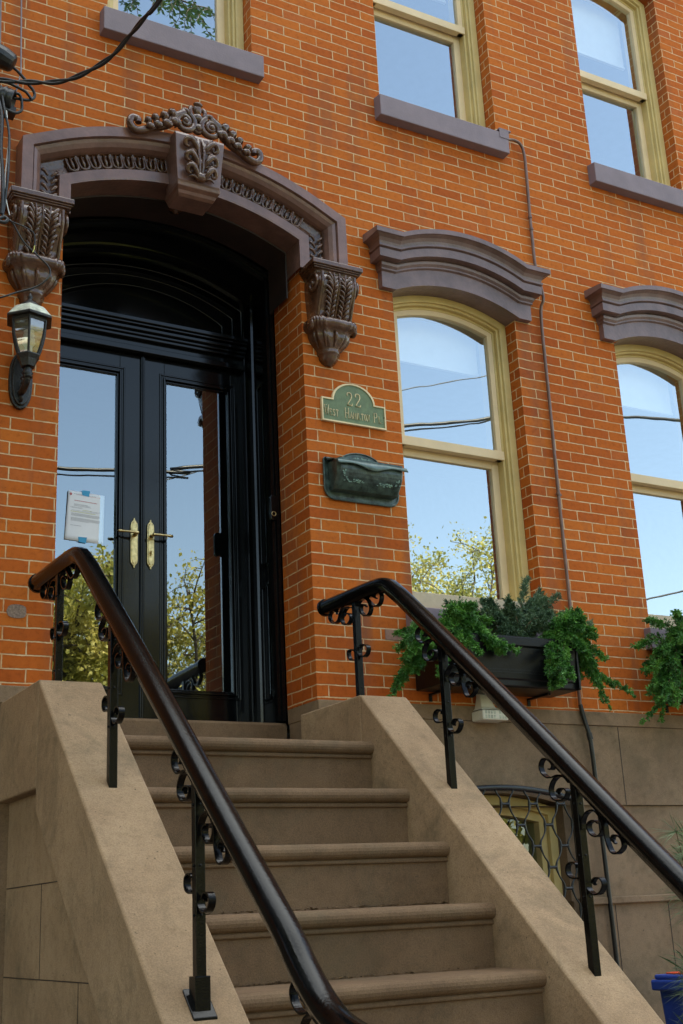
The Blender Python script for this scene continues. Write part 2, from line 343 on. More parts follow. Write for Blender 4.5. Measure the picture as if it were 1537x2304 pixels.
def arc_path(cx, half, z0, zs, zc, n=36, legs=True):
    "opening outline: up the left leg, over the arc, down the right leg, with outward (mitred) normals"
    s_ = zc-zs; Rr = (half*half+s_*s_)/(2*s_); zc0 = zc-Rr; th = math.asin(half/Rr); p = []
    pts = []
    for i in range(n+1):
        a = -th+2*th*i/n; pts.append((cx+Rr*math.sin(a), zc0+Rr*math.cos(a), math.sin(a), math.cos(a)))
    if legs:
        k = math.tan((math.pi/2-th)/2)
        # mitre at the shoulders: outward offset must satisfy both the leg (dx=-1) and the arc
        def mit(sg): # normal n with n.(-1,0)=1 and n.(sin,cos)=1
            sx, sz = sg*math.sin(th), math.cos(th); return (sg, (1-sx*sg)/sz)
        l, r_ = mit(-1), mit(1)
        pts[0] = (pts[0][0], pts[0][1], *l); pts[-1] = (pts[-1][0], pts[-1][1], *r_)
        pts = [(cx-half, z0, -1, 0)]+pts+[(cx+half, z0, 1, 0)]
    return pts

# ================================================================= THE HOUSE
WX = [(-1.21, -.277), (.648, 1.592), (2.447, 3.34), (4.25, 5.17)]
ZB = -.015
house = thing('brick_townhouse', 'orange red brick townhouse with purple brown stone trim and arched black doorway', 'house')
DX, DH = -.72, .72
ops = []   # (x0,x1,zb,zs,zc)
LOWS = (.54, 2.555, 2.665); UPS = (3.955, 5.79, 5.90)
for i, (a, b) in enumerate(WX):
    if i: ops.append((a, b, *LOWS))
    ops.append((a, b, *UPS))
ops.append((DX-DH, DX+DH, ZB, 2.735, 2.90))
def wall_mesh(x0, x1, z0, z1, ops, yf, yb):
    mb = MB(); xs = {x0, x1}
    for a, b, *_ in ops:
        for i in range(13): xs.add(round(a+(b-a)*i/12, 5))
    xs = sorted(xs)
    def top(o, x):
        a, b, zb, zs, zc = o; h = (b-a)/2; c = (a+b)/2; s_ = zc-zs
        if s_ < 1e-4: return zs
        Rr = (h*h+s_*s_)/(2*s_); return zc-Rr+math.sqrt(max(0, Rr*Rr-(x-c)**2))
    for xa, xb in zip(xs, xs[1:]):
        mid = (xa+xb)/2; cov = sorted([o for o in ops if o[0] < mid < o[1]], key=lambda o: o[2])
        za = zb_ = z0
        segs = []
        for o in cov:
            if o[2] > za+1e-6 or o[2] > zb_+1e-6: segs.append((za, zb_, o[2], o[2]))
            za, zb_ = top(o, xa), top(o, xb)
        segs.append((za, zb_, z1, z1))
        for y in (yf, yb):
            for (p, q, p2, q2) in segs: mb.add([(xa, y, p), (xb, y, q), (xb, y, q2), (xa, y, p2)], [(0, 1, 2, 3)])
        for o in cov: # arch soffit strip
            mb.add([(xa, yf, top(o, xa)), (xb, yf, top(o, xb)), (xb, yb, top(o, xb)), (xa, yb, top(o, xa))], [(0, 1, 2, 3)])
            if o[2] > z0+1e-6: mb.add([(xa, yf, o[2]), (xb, yf, o[2]), (xb, yb, o[2]), (xa, yb, o[2])], [(0, 1, 2, 3)])
    for a, b, zb, zs, zc in ops:
        for x in (a, b): mb.add([(x, yf, zb), (x, yb, zb), (x, yb, zs), (x, yf, zs)], [(0, 1, 2, 3)])
    for x in (x0, x1): mb.add([(x, yf, z0), (x, yb, z0), (x, yb, z1), (x, yf, z1)], [(0, 1, 2, 3)])
    mb.add([(x0, yf, z1), (x1, yf, z1), (x1, yb, z1), (x0, yb, z1)], [(0, 1, 2, 3)])
    return mb
wall_mesh(-7, 8, ZB, 7.2, ops, 0, .35).build('brick_wall', 'brick', house)
# stone base: band, two block courses, basement openings
bops = [(.62, 1.60, -1.95, -.575, -.50), (2.66, 3.42, -1.95, -.575, -.50), (4.23, 5.15, -1.95, -.575, -.50)]
mb = MB(); mb.box(.0, 8, -.012, .35, -.098, ZB); mb.box(-7, -1.44, -.012, .35, -.098, ZB)
mb.build('stone_band', 'wallstone', house, .004)
wall_mesh(0, 8, -.568, -.100, [(a, b, -.568, s, c) for a, b, z, s, c in bops if False]+[(a, b, -.568, -.5675, -.5) for a, b, *_ in bops], -.004, .33).build('stone_course', 'wallstone', house)
wall_mesh(0, 8, -1.10, -.571, [(a, b, -1.10, -.572, -.5712) for a, b, *_ in bops], .012, .33).build('stone_course', 'wallstone', house)
wall_mesh(0, 8, -2.7, -1.10, [(a, b, -1.95, -1.1002, -1.1001) for a, b, *_ in bops], -.006, .33).build('stone_plinth', 'wallstone', house)
for xa, xb in ((1.64, 2.60), (3.46, 4.21)): mb = MB(); mb.box(xa, xb, -.03, .012, -1.125, -1.085); mb.build('plinth_ledge', 'wallstone', house, .006)
mb = MB(); mb.box(-7, -1.44, -.004, .33, -2.7, -.1); mb.build('stone_course', 'wallstone', house)
mb = MB()   # block joints: shallow dark recess strips
for x, z0, z1 in ((2.075, -.565, -.102), (3.87, -.565, -.102), (.35, -.565, -.102)): MB().box(x-.0022, x+.0022, -.0062, .0, z0, z1).build('block_joint', 'soffit', house)
for x in (1.9, 2.31, 3.6): MB().box(x-.002, x+.002, -.0082, .0, -1.7, -1.13).build('block_joint', 'soffit', house)
# shell that shades the street side
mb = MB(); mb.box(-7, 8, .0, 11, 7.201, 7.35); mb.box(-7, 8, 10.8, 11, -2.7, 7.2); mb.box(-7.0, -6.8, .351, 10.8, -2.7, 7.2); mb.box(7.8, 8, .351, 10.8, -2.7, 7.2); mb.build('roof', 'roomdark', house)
mb = MB(); mb.box(-7, 8, -.22, .0-.003, 6.85, 7.19); mb.build('cornice', 'trim', house, .03)
mb = MB(); mb.box(-.02+.35, 7.8, .36, 4.2, 3.15, 3.25); mb.box(-6.8, 7.8, 4.2, 4.3, -2.6, 7.1); mb.box(.33, 7.8, .36, 4.2, -.15, -.05); mb.box(.25, .32, .36, 4.2, -.05, 3.1); mb.box(-6.8, 7.8, .36, 4.2, 6.3, 6.4)
mb.build('inner_rooms', 'room', house)
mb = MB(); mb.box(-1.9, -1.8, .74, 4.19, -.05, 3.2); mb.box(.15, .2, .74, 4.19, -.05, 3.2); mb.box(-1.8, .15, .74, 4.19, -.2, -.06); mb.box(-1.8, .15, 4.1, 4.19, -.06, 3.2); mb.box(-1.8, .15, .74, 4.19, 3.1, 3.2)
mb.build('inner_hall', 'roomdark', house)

# ---- windows
def unfold(p, cx, half, o):
    "drop arc samples that an inward offset o would fold back past the mitred corners"
    return p[:2]+[q for q in p[2:-2] if abs(q[0]-cx) < half-o*1.02-.01]+p[-2:]
def ring_frame(mb, cx, half, z0, zs, zc, wd, y0, y1, off=0.0):
    "frame band of width wd running up, over the arc and down; depth y0..y1; off = inward offset of its outer edge"
    p = unfold(arc_path(cx, half, z0, zs, zc), cx, half, off+wd)
    prof = [(-off, y1), (-off, y0), (-off-wd, y0), (-off-wd, y1)]
    rg = [[(x+nx*a, y, z+nz*a) for a, y in prof] for x, z, nx, nz in p]
    mb.rings(rg, closed=True, caps=True, smooth=False)
def window(x0, x1, zb, zs, zc, zrail, low):
    cx = (x0+x1)/2; h = (x1-x0)/2-.002; g = .0
    zb2 = zb+.002
    fr = MB(); ring_frame(fr, cx, h, zb2, zs-.0, zc-.004, .052, .10, .30)
    W = fr.build('window', 'casing', house, .004)
    st = MB(); ring_frame(st, cx, h, zb2, zs, zc-.004, .0165, .118, .30, .0515); ring_frame(st, cx, h, zb2, zs, zc-.004, .0165, .146, .30, .0675)
    st.build('frame_bead', 'casing', W, .003)
    hs = h-.084; zs2 = zs-.058; zc2 = zc-.09
    us = MB()
    # upper sash: outer band plus bottom rail
    ring_frame(us, cx, h, zrail, zs, zc-.004, .037, .150, .19, .0835)
    us.box(cx-hs-.01, cx+hs+.01, .140, .19, zrail, zrail+.060)
    us.build('upper_sash', 'sash', W, .003)
    ls = MB(); b0 = zb+.10
    ls.box(cx-hs-.002, cx-hs+.052, .205, .24, b0, zrail+.02); ls.box(cx+hs-.052, cx+hs+.002, .205, .24, b0, zrail+.02)
    ls.box(cx-hs+.052, cx+hs-.052, .205, .24, zrail-.045, zrail+.02); ls.box(cx-hs+.052, cx+hs-.052, .205, .24, b0, b0+.05)
    ls.build('lower_sash', 'sash', W, .003)
    gp = MB(); p = [(x-nx*.1185, z-nz*.1185) for x, z, nx, nz in unfold(arc_path(cx, h, zrail+.055, zs, zc-.004, 24), cx, h, .1185)]
    gp.add([(x, .172, z) for x, z, *_ in p], [tuple(range(len(p)))]); gp.build('upper_pane', 'glasswin', W)
    gp = MB(); gp.add([(cx-hs+.05, .224, b0+.045), (cx+hs-.05, .224, b0+.045), (cx+hs-.05, .224, zrail-.04), (cx-hs+.05, .224, zrail-.04)], [(0, 1, 2, 3)]); gp.build('lower_pane', 'glasswin', W)
    sh = MB(); zt = zrail+.68 if low else zrail+.43
    sh.box(cx-hs, cx+hs, .33, .336, zt, zc-.01); sh.box(cx-hs, cx+hs, .322, .344, zt-.02, zt)
    sh.build('roller_shade', 'shade', W)
    rs = MB(); rs.box(cx-h+.001, cx+h-.001, .09, .34, zb+.002, b0); rs.build('window_stool', 'palesill', W, .004)
    return W
for i, (a, b) in enumerate(WX):
    if i: window(a, b, *LOWS, 1.605, True)
    window(a, b, *UPS, 4.885, False)
# sills
for i, (a, b) in enumerate(WX):
    mb = MB(); mb.prism([(-.075, 3.79), (-.075, 3.945), (.0, 3.957), (.098, 3.962), (.098, 3.79)], a-.045, b+.045); mb.build('window_sill', 'sillp', house, .005)
    if i:
        mb = MB(); mb.prism([(-.06, .395), (-.06, .53), (.095, .541), (.095, .395)], a-.055, b+.055); mb.build('window_sill', 'sillp', house, .005)
        mb = MB(); mb.prism([(.02, .5415), (.02, .64), (.088, .655), (.088, .5415)], a+.002, b-.002); mb.build('sill_board', 'palesill', house, .003)
# ---- hoods over the parlour windows
def hood(cx):
    base = lambda x: 0 if abs(x) > .475 else (math.sqrt(1.13**2-x*x)-math.sqrt(1.13**2-.475**2))
    def loft(prof, name, m, smooth=False, bevel=0, top=True):
        xs = [-1.0]+[-.475+.95*i/30 for i in range(31)]+[1.0]
        rg = []
        for x in xs:
            row = []
            for (ex, y, z) in prof:
                xx = x if abs(x) < .9 else math.copysign(ex, x)
                row.append((cx+xx, y, z+base(xx)))
            rg.append(row)
        mb = MB(); mb.rings(rg, closed=False, caps=False, smooth=smooth)
        for q, sgn in ((rg[0], 1), (rg[-1], -1)):   # mitred returns to the wall
            mb.rings([q, [(p[0], 0.0, p[2]) for p in q]], closed=False, caps=False)
            mb.add([(p[0], 0.0, p[2]) for p in q], [tuple(range(len(q)))])
        return mb.build(name, m, house)
    E0 = .575
    # (half extent, y, z at the ears)
    P = [(E0, .0985, 2.547), (E0, -.045, 2.547), (E0, -.045, 2.655), (E0+.008, -.060, 2.662), (E0+.008, -.060, 2.672), (E0+.014, -.075, 2.684), (E0+.016, -.078, 2.70),
         (E0+.016, -.066, 2.704), (E0+.016, -.064, 2.714), (E0+.05, -.118, 2.716), (E0+.05, -.118, 2.772), (E0+.044, -.108, 2.776), (E0+.056, -.130, 2.782), (E0+.056, -.130, 2.796), (E0+.050, -.120, 2.80), (E0+.052, -.124, 2.818), (E0+.06, -.138, 2.836), (E0+.08, -.160, 2.847), (E0+.095, -.172, 2.850), (E0+.095, -.172, 2.882), (E0+.095, 0.0, 2.905)]
    mb = MB(); rg = []
    xs = [-1.0]+[-.475+.95*i/36 for i in range(37)]+[1.0]
    for x in xs:
        rg.append([(cx+(x if abs(x) < .9 else math.copysign(ex, x)), y, z+base(x)) for ex, y, z in P])
    mb.rings(rg, closed=False, caps=False, smooth=False)
    for q in (rg[0], rg[-1]):
        qq = [(p[0], min(p[1], 0.0), p[2]) for p in q]
        mb.rings([q[1:], [(p[0], 0.0, p[2]) for p in q[1:]]], closed=False, caps=False, smooth=False)
    mb.build('lintel_hood', 'hoodp', house)
for a, b in WX[1:]: hood((a+b)/2+.005)

# ---- doorway arch
AP = arc_path(DX, .71, 2.545, 2.735, 2.90, 48)
mb = MB(); mb.sweep(AP, [(-.012, .13), (-.012, -.05), (0, -.052), (.052, -.052), (.056, -.040)])
AB = mb.build('door_arch', 'trim', house, 0)
mb = MB(); mb.sweep(AP, [(.056, -.040), (.066, -.022), (.105, -.016), (.148, -.022), (.155, -.034)]); mb.build('band_ground', 'ornament', AB)
mb = MB(); mb.sweep(AP, [(.155, -.034), (.158, -.052), (.170, -.082), (.19, -.10), (.208, -.106), (.212, -.098), (.216, -.12), (.275, -.12), (.278, 0)])
AR = mb.build('arch_moulding', 'trim', house)
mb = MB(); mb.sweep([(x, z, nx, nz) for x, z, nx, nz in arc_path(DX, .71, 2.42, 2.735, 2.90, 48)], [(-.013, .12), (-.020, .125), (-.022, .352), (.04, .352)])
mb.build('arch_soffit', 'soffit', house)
# egg-and-dart band between flat band and roll
mb = MB()
s_ = .165; Rr = (.71**2+s_**2)/(2*s_); zc0 = 2.90-Rr; th = math.asin(.71/Rr)
def on_arc(a, off): return Vector((DX+(Rr+off)*math.sin(a), -.030, zc0+(Rr+off)*math.cos(a)))
NE = 22
BANDS = {-1: MB(), 1: MB()}
for i in range(NE):
    a = -th+.025+(2*th-.05)*(i+.5)/NE; da = (2*th-.05)/NE
    if abs(a) < .085: continue
    mb = BANDS[-1 if a < 0 else 1]
    P_ = []
    for t in range(13):
        q = math.pi*t/12
        P_.append(on_arc(a-math.cos(q)*da*.40, .088-.022*math.sin(q))+Vector((0, -.004, 0)))
    P_ = [on_arc(a-da*.40, .145)]+[on_arc(a-da*.42, .12)]+P_+[on_arc(a+da*.42, .12)]+[on_arc(a+da*.40, .145)]
    mb.tube(P_, .009, 6)
    mb.tube([on_arc(a, .150), on_arc(a, .125), on_arc(a, .10), on_arc(a, .078)], [.006, .010, .012, .004], 6)
    mb.tube([on_arc(a+da*.5, .152), on_arc(a+da*.5, .11), on_arc(a+da*.5, .070)], [.011, .006, .004], 6)
for sx in (-1, 1):     # little acanthus leaves on the legs
    mb = BANDS[sx]
    for k in range(5):
        z = 2.57+k*.045
        for s2 in (-1, 1):
            c = Vector((DX+sx*.815+s2*.008, -.04, z)); mb.tube([c, c+Vector((s2*.02, -.012, .018)), c+Vector((s2*.034, -.004, .030)), c+Vector((s2*.026, 0, .042))], [.006, .010, .008, .003], 6)
for q in BANDS.values(): q.build('egg_and_dart_band', 'ornament', house)
# keystone
K = MB(); yk = -.19
def ktap(z): return .125+(.15-.125)*(z-2.80)/.33
rg = []
for z, y in ((2.832, -.165), (2.85, -.175), (3.0, -.185), (3.125, -.20), (3.14, -.195)):
    wv = ktap(z); rg.append([(DX-wv, 0, z), (DX-wv, y, z), (DX+wv, y, z), (DX+wv, 0, z)])
K.rings(rg, smooth=False)
K.rings([[(DX-wv, 0.02, z), (DX-wv, y, z), (DX+wv, y, z), (DX+wv, 0.02, z)] for z, y, wv in ((2.775, -.12, .105), (2.785, -.14, .112), (2.80, -.15, .118), (2.812, -.175, .128), (2.832, -.18, .132))], smooth=False)
key = K.build('keystone', 'trim', house, .003)
mb = MB()
for s2 in (-1, 1):
    mb.tube(cr([(DX+s2*.012, -.195, 3.12), (DX+s2*.018, -.215, 3.05), (DX+s2*.012, -.215, 2.96), (DX+s2*.006, -.20, 2.86)]), .010, 8)
    mb.tube(cr([(DX+s2*.03, -.19, 3.11), (DX+s2*.036, -.21, 3.04), (DX+s2*.02, -.2, 2.93)]), .007, 6)
    for k, z in enumerate((3.075, 2.985, 2.905)):
        wv = .094-.006*k
        P_ = cr([(DX+s2*.016, -.195, z-.055), (DX+s2*.034, -.225, z-.020), (DX+s2*wv*.72, -.232, z+.014), (DX+s2*wv, -.222, z+.006), (DX+s2*wv*1.02, -.214, z-.018), (DX+s2*wv*.82, -.214, z-.026), (DX+s2*wv*.74, -.216, z-.010)], 4)
        mb.tube(P_, [.006+.011*math.sin(math.pi*min(1, .12+i/len(P_))) for i in range(len(P_))], 8)
        P_ = cr([(DX+s2*.02, -.20, z-.03), (DX+s2*.045, -.222, z+.016), (DX+s2*.062, -.222, z+.040), (DX+s2*.086, -.205, z+.036)], 4)
        mb.tube(P_, [.004+.007*math.sin(math.pi*min(1, .2+i/len(P_))) for i in range(len(P_))], 6)
        P_ = cr([(DX+s2*.012, -.20, z-.05), (DX+s2*.05, -.215, z-.042), (DX+s2*.078, -.205, z-.052)], 4)
        mb.tube(P_, [.004+.007*math.sin(math.pi*min(1, .2+i/len(P_))) for i in range(len(P_))], 6)
mb.ball((DX, -.20, 2.872), .045, .028, .03); mb.ball((DX-.03, -.2, 2.885), .025, .022, .022); mb.ball((DX+.03, -.2, 2.885), .025, .022, .022); mb.ball((DX, -.21, 2.965), .012, .01, .02)
mb.build('acanthus_relief', 'ornament', key)
mb = MB(); mb.lathe([(.03, .02), (.045, 0), (.04, -.012), (.02, -.016), (.012, -.03), (.002, -.034)], (DX-.03, .10, 2.83), 12, 'z'); mb.build('soffit_rosette', 'ornament', key)
# crest scrollwork
mb = MB()
def spiral(c, r0, turns, sg, rt0=.017, a0=math.pi/2):
    P_, rd = [], []; n = int(turns*18)
    for i in range(n+1):
        t = i/n; a = a0+sg*turns*2*math.pi*t; rr = r0*(1-t*.78)
        P_.append((c[0]+rr*math.cos(a), c[1]-.012*t, c[2]+rr*math.sin(a))); rd.append(rt0*(1-.45*t))
    return P_, rd
for s2 in (-1, 1):
    c = (DX+s2*.082, -.17, 3.232)
    P_, rd = spiral(c, .066, 1.6, s2, .020, math.pi/2+s2*.5)
    mb.tube(P_, rd, 8); mb.ball((c[0], -.185, c[2]), .020)
    T = cr([(c[0]+s2*.0, -.165, c[2]+.06), (DX+s2*.145, -.165, 3.245), (DX+s2*.17, -.16, 3.205), (DX+s2*.215, -.155, 3.175), (DX+s2*.275, -.15, 3.15), (DX+s2*.325, -.15, 3.118), (DX+s2*.372, -.15, 3.108), (DX+s2*.402, -.152, 3.14), (DX+s2*.392, -.155, 3.178), (DX+s2*.358, -.158, 3.176), (DX+s2*.356, -.16, 3.152)], 5)
    mb.tube(T, [.030-.011*i/len(T) for i in range(len(T))], 8)
    for k in range(4):
        x = .135+.052*k+random.uniform(-.006, .006); z = 3.232-.026*k; u_ = 1.25-.14*k
        for (dx1, dz1, dx2, dz2, r_) in ((.026, .024, .046, .008, .019), (.016, -.022, .040, -.036, .020), (-.004, -.024, .008, -.044, .016)):
            P_ = cr([(DX+s2*x, -.150, z), (DX+s2*(x+dx1*u_), -.185, z+dz1*u_), (DX+s2*(x+dx2*u_), -.168, z+dz2*u_)], 5)
            mb.tube(P_, [.004+r_*u_*math.sin(math.pi*min(1, .15+i/len(P_))) for i in range(len(P_))], 7)
    mb.tube(cr([(DX+s2*.045, -.16, 3.29), (DX+s2*.06, -.165, 3.315), (DX+s2*.085, -.165, 3.318), (DX+s2*.088, -.16, 3.295), (DX+s2*.07, -.16, 3.288)], 4), .013, 8)
    mb.tube(cr([(DX+s2*.03, -.16, 3.26), (DX+s2*.042, -.168, 3.30), (DX+s2*.045, -.165, 3.34), (DX+s2*.03, -.16, 3.352)], 4), .014, 8)
mb.ball((DX, -.165, 3.34), .028, .022, .042); mb.ball((DX, -.175, 3.37), .03, .02, .014); mb.ball((DX, -.17, 3.215), .026); mb.lathe([(.036, 0), (.036, -.018), (.028, -.022)], (DX, -.155, 3.215), 16, 'y')
mb.ball((DX, -.165, 3.285), .035, .025, .03)
mb.build('crest_scrollwork', 'ornament', key)
# corbels
def corbel(cx):
    g = MB()
    g.box(cx-.168, cx+.168, -.185, -.001, 2.517, 2.548)
    for i, (w_, d_, z0, z1) in enumerate(((.160, .176, 2.507, 2.517), (.154, .168, 2.497, 2.507))): g.box(cx-w_, cx+w_, -d_, -.001, z0, z1)
    cap = g.build('corbel', 'ornament', house, .004)
    lv = [(2.50, .300, .160, .25, 0), (2.485, .275, .140, .25, 0), (2.475, .262, .155, .3, 0), (2.45, .268, .182, .3, 1), (2.41, .27, .188, .3, 1), (2.36, .266, .174, .3, 1), (2.31, .258, .148, .3, 1), (2.26, .252, .124, .3, 1), (2.222, .248, .108, .3, 1), (2.215, .285, .125, .3, 2), (2.20, .302, .145, .35, 2), (2.18, .308, .155, .4, 2), (2.16, .304, .150, .4, 2), (2.145, .285, .132, .45, 2), (2.135, .255, .118, .55, 3), (2.11, .25, .122, .62, 3), (2.08, .222, .115, .7, 3), (2.055, .18, .10, .8, 3), (2.04, .152, .088, .85, 3), (2.03, .135, .08, .9, 0), (2.02, .140, .085, .9, 0), (2.008, .135, .08, .9, 0), (2.00, .115, .066, .9, 0), (1.985, .118, .068, 1, 0), (1.965, .085, .048, 1, 0), (1.948, .03, .02, 1, 0)]
    rg = []; n = 46
    for z, w_, d_, e, kind in lv:
        row = []
        for i in range(n+1):
            t = math.pi*i/n; c_, s1 = math.cos(t), math.sin(t)
            px = math.copysign(abs(c_)**e, c_); py = s1**e
            mod = 1
            if kind == 3: mod = 1-.085*abs(math.sin(t*5))**.6*(1 if .1 < t < 3.04 else 0)
            if kind == 2: mod = 1-.05*(math.sin(t*12)**2)
            row.append((cx+w_/2*px*mod, -.001-d_*py*mod, z))
        rg.append(row)
    g = MB(); g.rings(rg, closed=False, caps=False, smooth=True)
    g.build('scroll_body', 'ornament', cap)
    g = MB(); yf = lambda z: -(.185 if z > 2.40 else .185-(2.40-z)*.42)
    for s2 in (-1, 1):
        P_ = cr([(cx+s2*.108, yf(z)+.008, z) for z in (2.47, 2.44, 2.40, 2.34, 2.28, 2.22)], 4); g.tube(P_, .011, 8)
        P_ = cr([(cx+s2*.125, -.03, 2.47), (cx+s2*.136, -.10, 2.48), (cx+s2*.136, -.155, 2.45), (cx+s2*.136, -.16, 2.40), (cx+s2*.136, -.115, 2.37), (cx+s2*.136, -.075, 2.40), (cx+s2*.136, -.08, 2.435), (cx+s2*.138, -.11, 2.435)], 5)
        g.tube(P_, .010, 8); g.ball((cx+s2*.135, -.11, 2.415), .016)
        g.lathe([(.002, -.012), (.03, -.010), (.034, 0), (.03, .010), (.002, .012)], (cx+s2*.142, -.075, 2.165), 14, 'x')
        for k in range(9):
            z = 2.455-k*.027; q = random.uniform(.75, 1.1); w2 = (.088-.004*abs(k-3))*q
            P_ = cr([(cx+s2*.040, yf(z-.04)-.002, z-.045), (cx+s2*(.04+.02*q), yf(z)-.012, z-.020), (cx+s2*(.030+w2*.62), yf(z)-.010, z+.004), (cx+s2*(.028+w2*.75), yf(z)+.002, z-.012)], 3)
            g.tube(P_, [.003+.0075*q*math.sin(math.pi*min(1, (i+1)/len(P_))) for i in range(len(P_))], 6)
            P_ = cr([(cx+s2*.040, yf(z-.04)-.002, z-.045), (cx+s2*.026, yf(z)-.010, z-.022), (cx+s2*.010, yf(z)-.006, z-.004)], 3)
            g.tube(P_, [.003+.006*q*math.sin(math.pi*min(1, (i+1)/len(P_))) for i in range(len(P_))], 6)
        g.tube(cr([(cx+s2*(.040-.006*j), yf(z)-.008, z) for j, z in enumerate((2.465, 2.41, 2.35, 2.29, 2.23))], 3), .0065, 8)
    g.tube(cr([(cx, yf(z)-.004, z) for z in (2.47, 2.42, 2.36, 2.30, 2.22)], 3), .006, 8)
    for k in range(5):
        a = math.pi*(k+.5)/5; g.tube(cr([(cx-.120*math.cos(a), -.002-.115*math.sin(a)**.6, 2.135), (cx-.116*math.cos(a), -.002-.118*math.sin(a)**.7, 2.10), (cx-.078*math.cos(a), -.002-.086*math.sin(a), 2.045)], 4), [.007, .009, .011, .012, .012, .011, .009, .007, .005], 6)
    g.build('leaf_relief', 'ornament', cap)
corbel(DX-.885); corbel(DX+.88)

# ---- door surround, transom and doors
frame = MB()
FP = arc_path(DX, .712, -.075, 2.69, 2.865, 40)
frame.sweep(FP, [(.0, .353), (-.020, .353), (-.024, .366), (-.044, .366), (-.050, .390), (-.054, .41), (-.020, .415), (-.020, .60), (-.034, .605), (-.034, .70), (-.06, .705), (-.06, .76)])
fo = frame.build('door_surround', 'black', house)
for s2, xw in ((1, DX+.692), (-1, DX-.692)):
    mb = MB()
    for z0, z1 in ((.05, .75), (.85, 2.02)):
        for t_, d_ in ((0, .006), (.016, .011)):
            a, b, c, d = .455+t_, .575-t_, z0+t_, z1-t_
            for (ya, yb, za, zb_) in ((a, a+.012, c, d), (b-.012, b, c, d), (a, b, c, c+.012), (a, b, d-.012, d)):
                mb.box(min(xw, xw-s2*d_), max(xw, xw-s2*d_), ya, yb, za, zb_)
    mb.build('reveal_panel', 'black', fo, .002)
mb = MB()   # transom bar with its mouldings, plus the arched light above
x0, x1 = DX-.665, DX+.665
for z0, z1, y0 in ((2.165, 2.20, .66), (2.20, 2.255, .70), (2.255, 2.275, .67), (2.275, 2.295, .655), (2.295, 2.315, .635), (2.315, 2.325, .655), (2.325, 2.34, .625), (2.34, 2.365, .61)): mb.box(x0, x1, y0, .80, z0, z1)
mb.build('transom_bar', 'black', fo, .003)
mb = MB(); p = arc_path(DX, .665, 2.366, 2.60, 2.76, 24)
mb.add([(x, .77, z) for x, z, *_ in p], [tuple(range(len(p)))])
mb.build('transom_panel', 'black', fo)
mb = MB()
for q, (off, y) in enumerate(((0, .69), (-.05, .72), (-.11, .745))):
    pp = arc_path(DX, .655+off, 2.366, 2.585+off*.9, 2.745+off*.9, 24); mb.tube([(x, y, z) for x, z, *_ in pp], .006, 6)
mb.build('transom_moulding', 'black', fo)
def door(s2):
    "s2=-1 left leaf, +1 right leaf"
    xa, xb = (DX-.655, DX-.004) if s2 < 0 else (DX+.004, DX+.655)
    ga, gb = (xa+.075, xb-.137) if s2 < 0 else (xa+.137, xb-.075)
    z0, z1, gz0, gz1 = -.07, 2.16, .125, 2.035
    mb = MB(); Y0, Y1 = .715, .76
    mb.box(xa, ga, Y0, Y1, z0, z1); mb.box(gb, xb, Y0, Y1, z0, z1); mb.box(ga, gb, Y0, Y1, gz1, z1); mb.box(ga, gb, Y0, Y1, z0, gz0)
    D = mb.build('door_leaf', 'black', house, .002)
    mb = MB()
    for t_, w_, y in ((-.032, .010, .709), (-.020, .010, .713), (-.008, .012, .704), (.006, .010, .720)):
        a, b, c, d = ga+t_, gb-t_, gz0+t_, gz1-t_
        mb.box(a, a+w_, y, .74, c, d); mb.box(b-w_, b, y, .74, c, d); mb.box(a+w_, b-w_, y, .74, c, c+w_); mb.box(a+w_, b-w_, y, .74, d-w_, d)
    mb.build('glazing_bead', 'black', D, .002)
    mb = MB(); e = .016
    mb.add([(ga+e, .737, gz0+e), (gb-e, .737, gz0+e), (gb-e, .737, gz1-e), (ga+e, .737, gz1-e)], [(0, 1, 2, 3)]); mb.build('glass_pane', 'glassdoor', D)
    # long brass plate with lever
    px = DX+s2*.050; mb = MB()
    pr = [(-.0, .150), (.005, .146), (.004, .138), (.010, .132), (.020, .118), (.022, .10)]
    out_ = [(px+a, 0.975+b) for a, b in pr]+[(px+a, .975-b) for a, b in pr[::-1]]+[(px-a, .975-b) for a, b in pr]+[(px-a, .975+b) for a, b in pr[::-1]]
    mb.prism(out_, .703, .714, 'y')
    H = mb.build('door_handle', 'brass', D, .002)
    mb = MB(); out2 = [(px+(x-px)*.72, .975+(z-.975)*.9) for x, z in out_]; mb.prism(out2, .6985, .7032, 'y')
    for zz in (1.095, .855):
        for dx in (-.009, .009): mb.lathe([(.003, 0), (.003, -.003), (.001, -.004)], (px+dx, .6985, zz), 8, 'y')
    mb.build('raised_plate', 'brass', H, .001)
    mb = MB(); mb.lathe([(.012, 0), (.012, -.012), (.008, -.018), (.008, -.045), (.011, -.05), (.004, -.056)], (px, .699, 1.02), 12, 'y')
    P_ = [(px-s2*.004, .652, 1.022), (px+s2*.02, .652, 1.022), (px+s2*.06, .650, 1.022), (px+s2*.095, .650, 1.021), (px+s2*.10, .650, 1.021), (px+s2*.104, .65, 1.021), (px+s2*.112, .65, 1.021), (px+s2*.118, .65, 1.021)]
    mb.tube(P_, [.010, .008, .0065, .0085, .011, .008, .010, .003], 10)
    if s2 > 0: mb.lathe([(.009, 0), (.009, -.008), (.006, -.01)], (px, .699, .925), 12, 'y'); mb.box(px-.003, px+.003, .677, .69, .905, .93)
    mb.build('lever', 'brass', H)
    return D
D1 = door(-1); D2 = door(1)
mb = MB(); mb.box(DX-.012, DX+.012, .700, .715, -.07, 2.16); mb.tube([(DX, .700, -.07), (DX, .700, 2.16)], .006, 8); mb.build('astragal', 'black', D2, .002)
mb = MB(); mb.prism([(.36, -.33), (.36, -.10), (.372, -.085), (.80, -.078), (.80, -.33)], DX-.72, DX+.72); mb.build('door_sill', 'shaded_stone', house, .006)
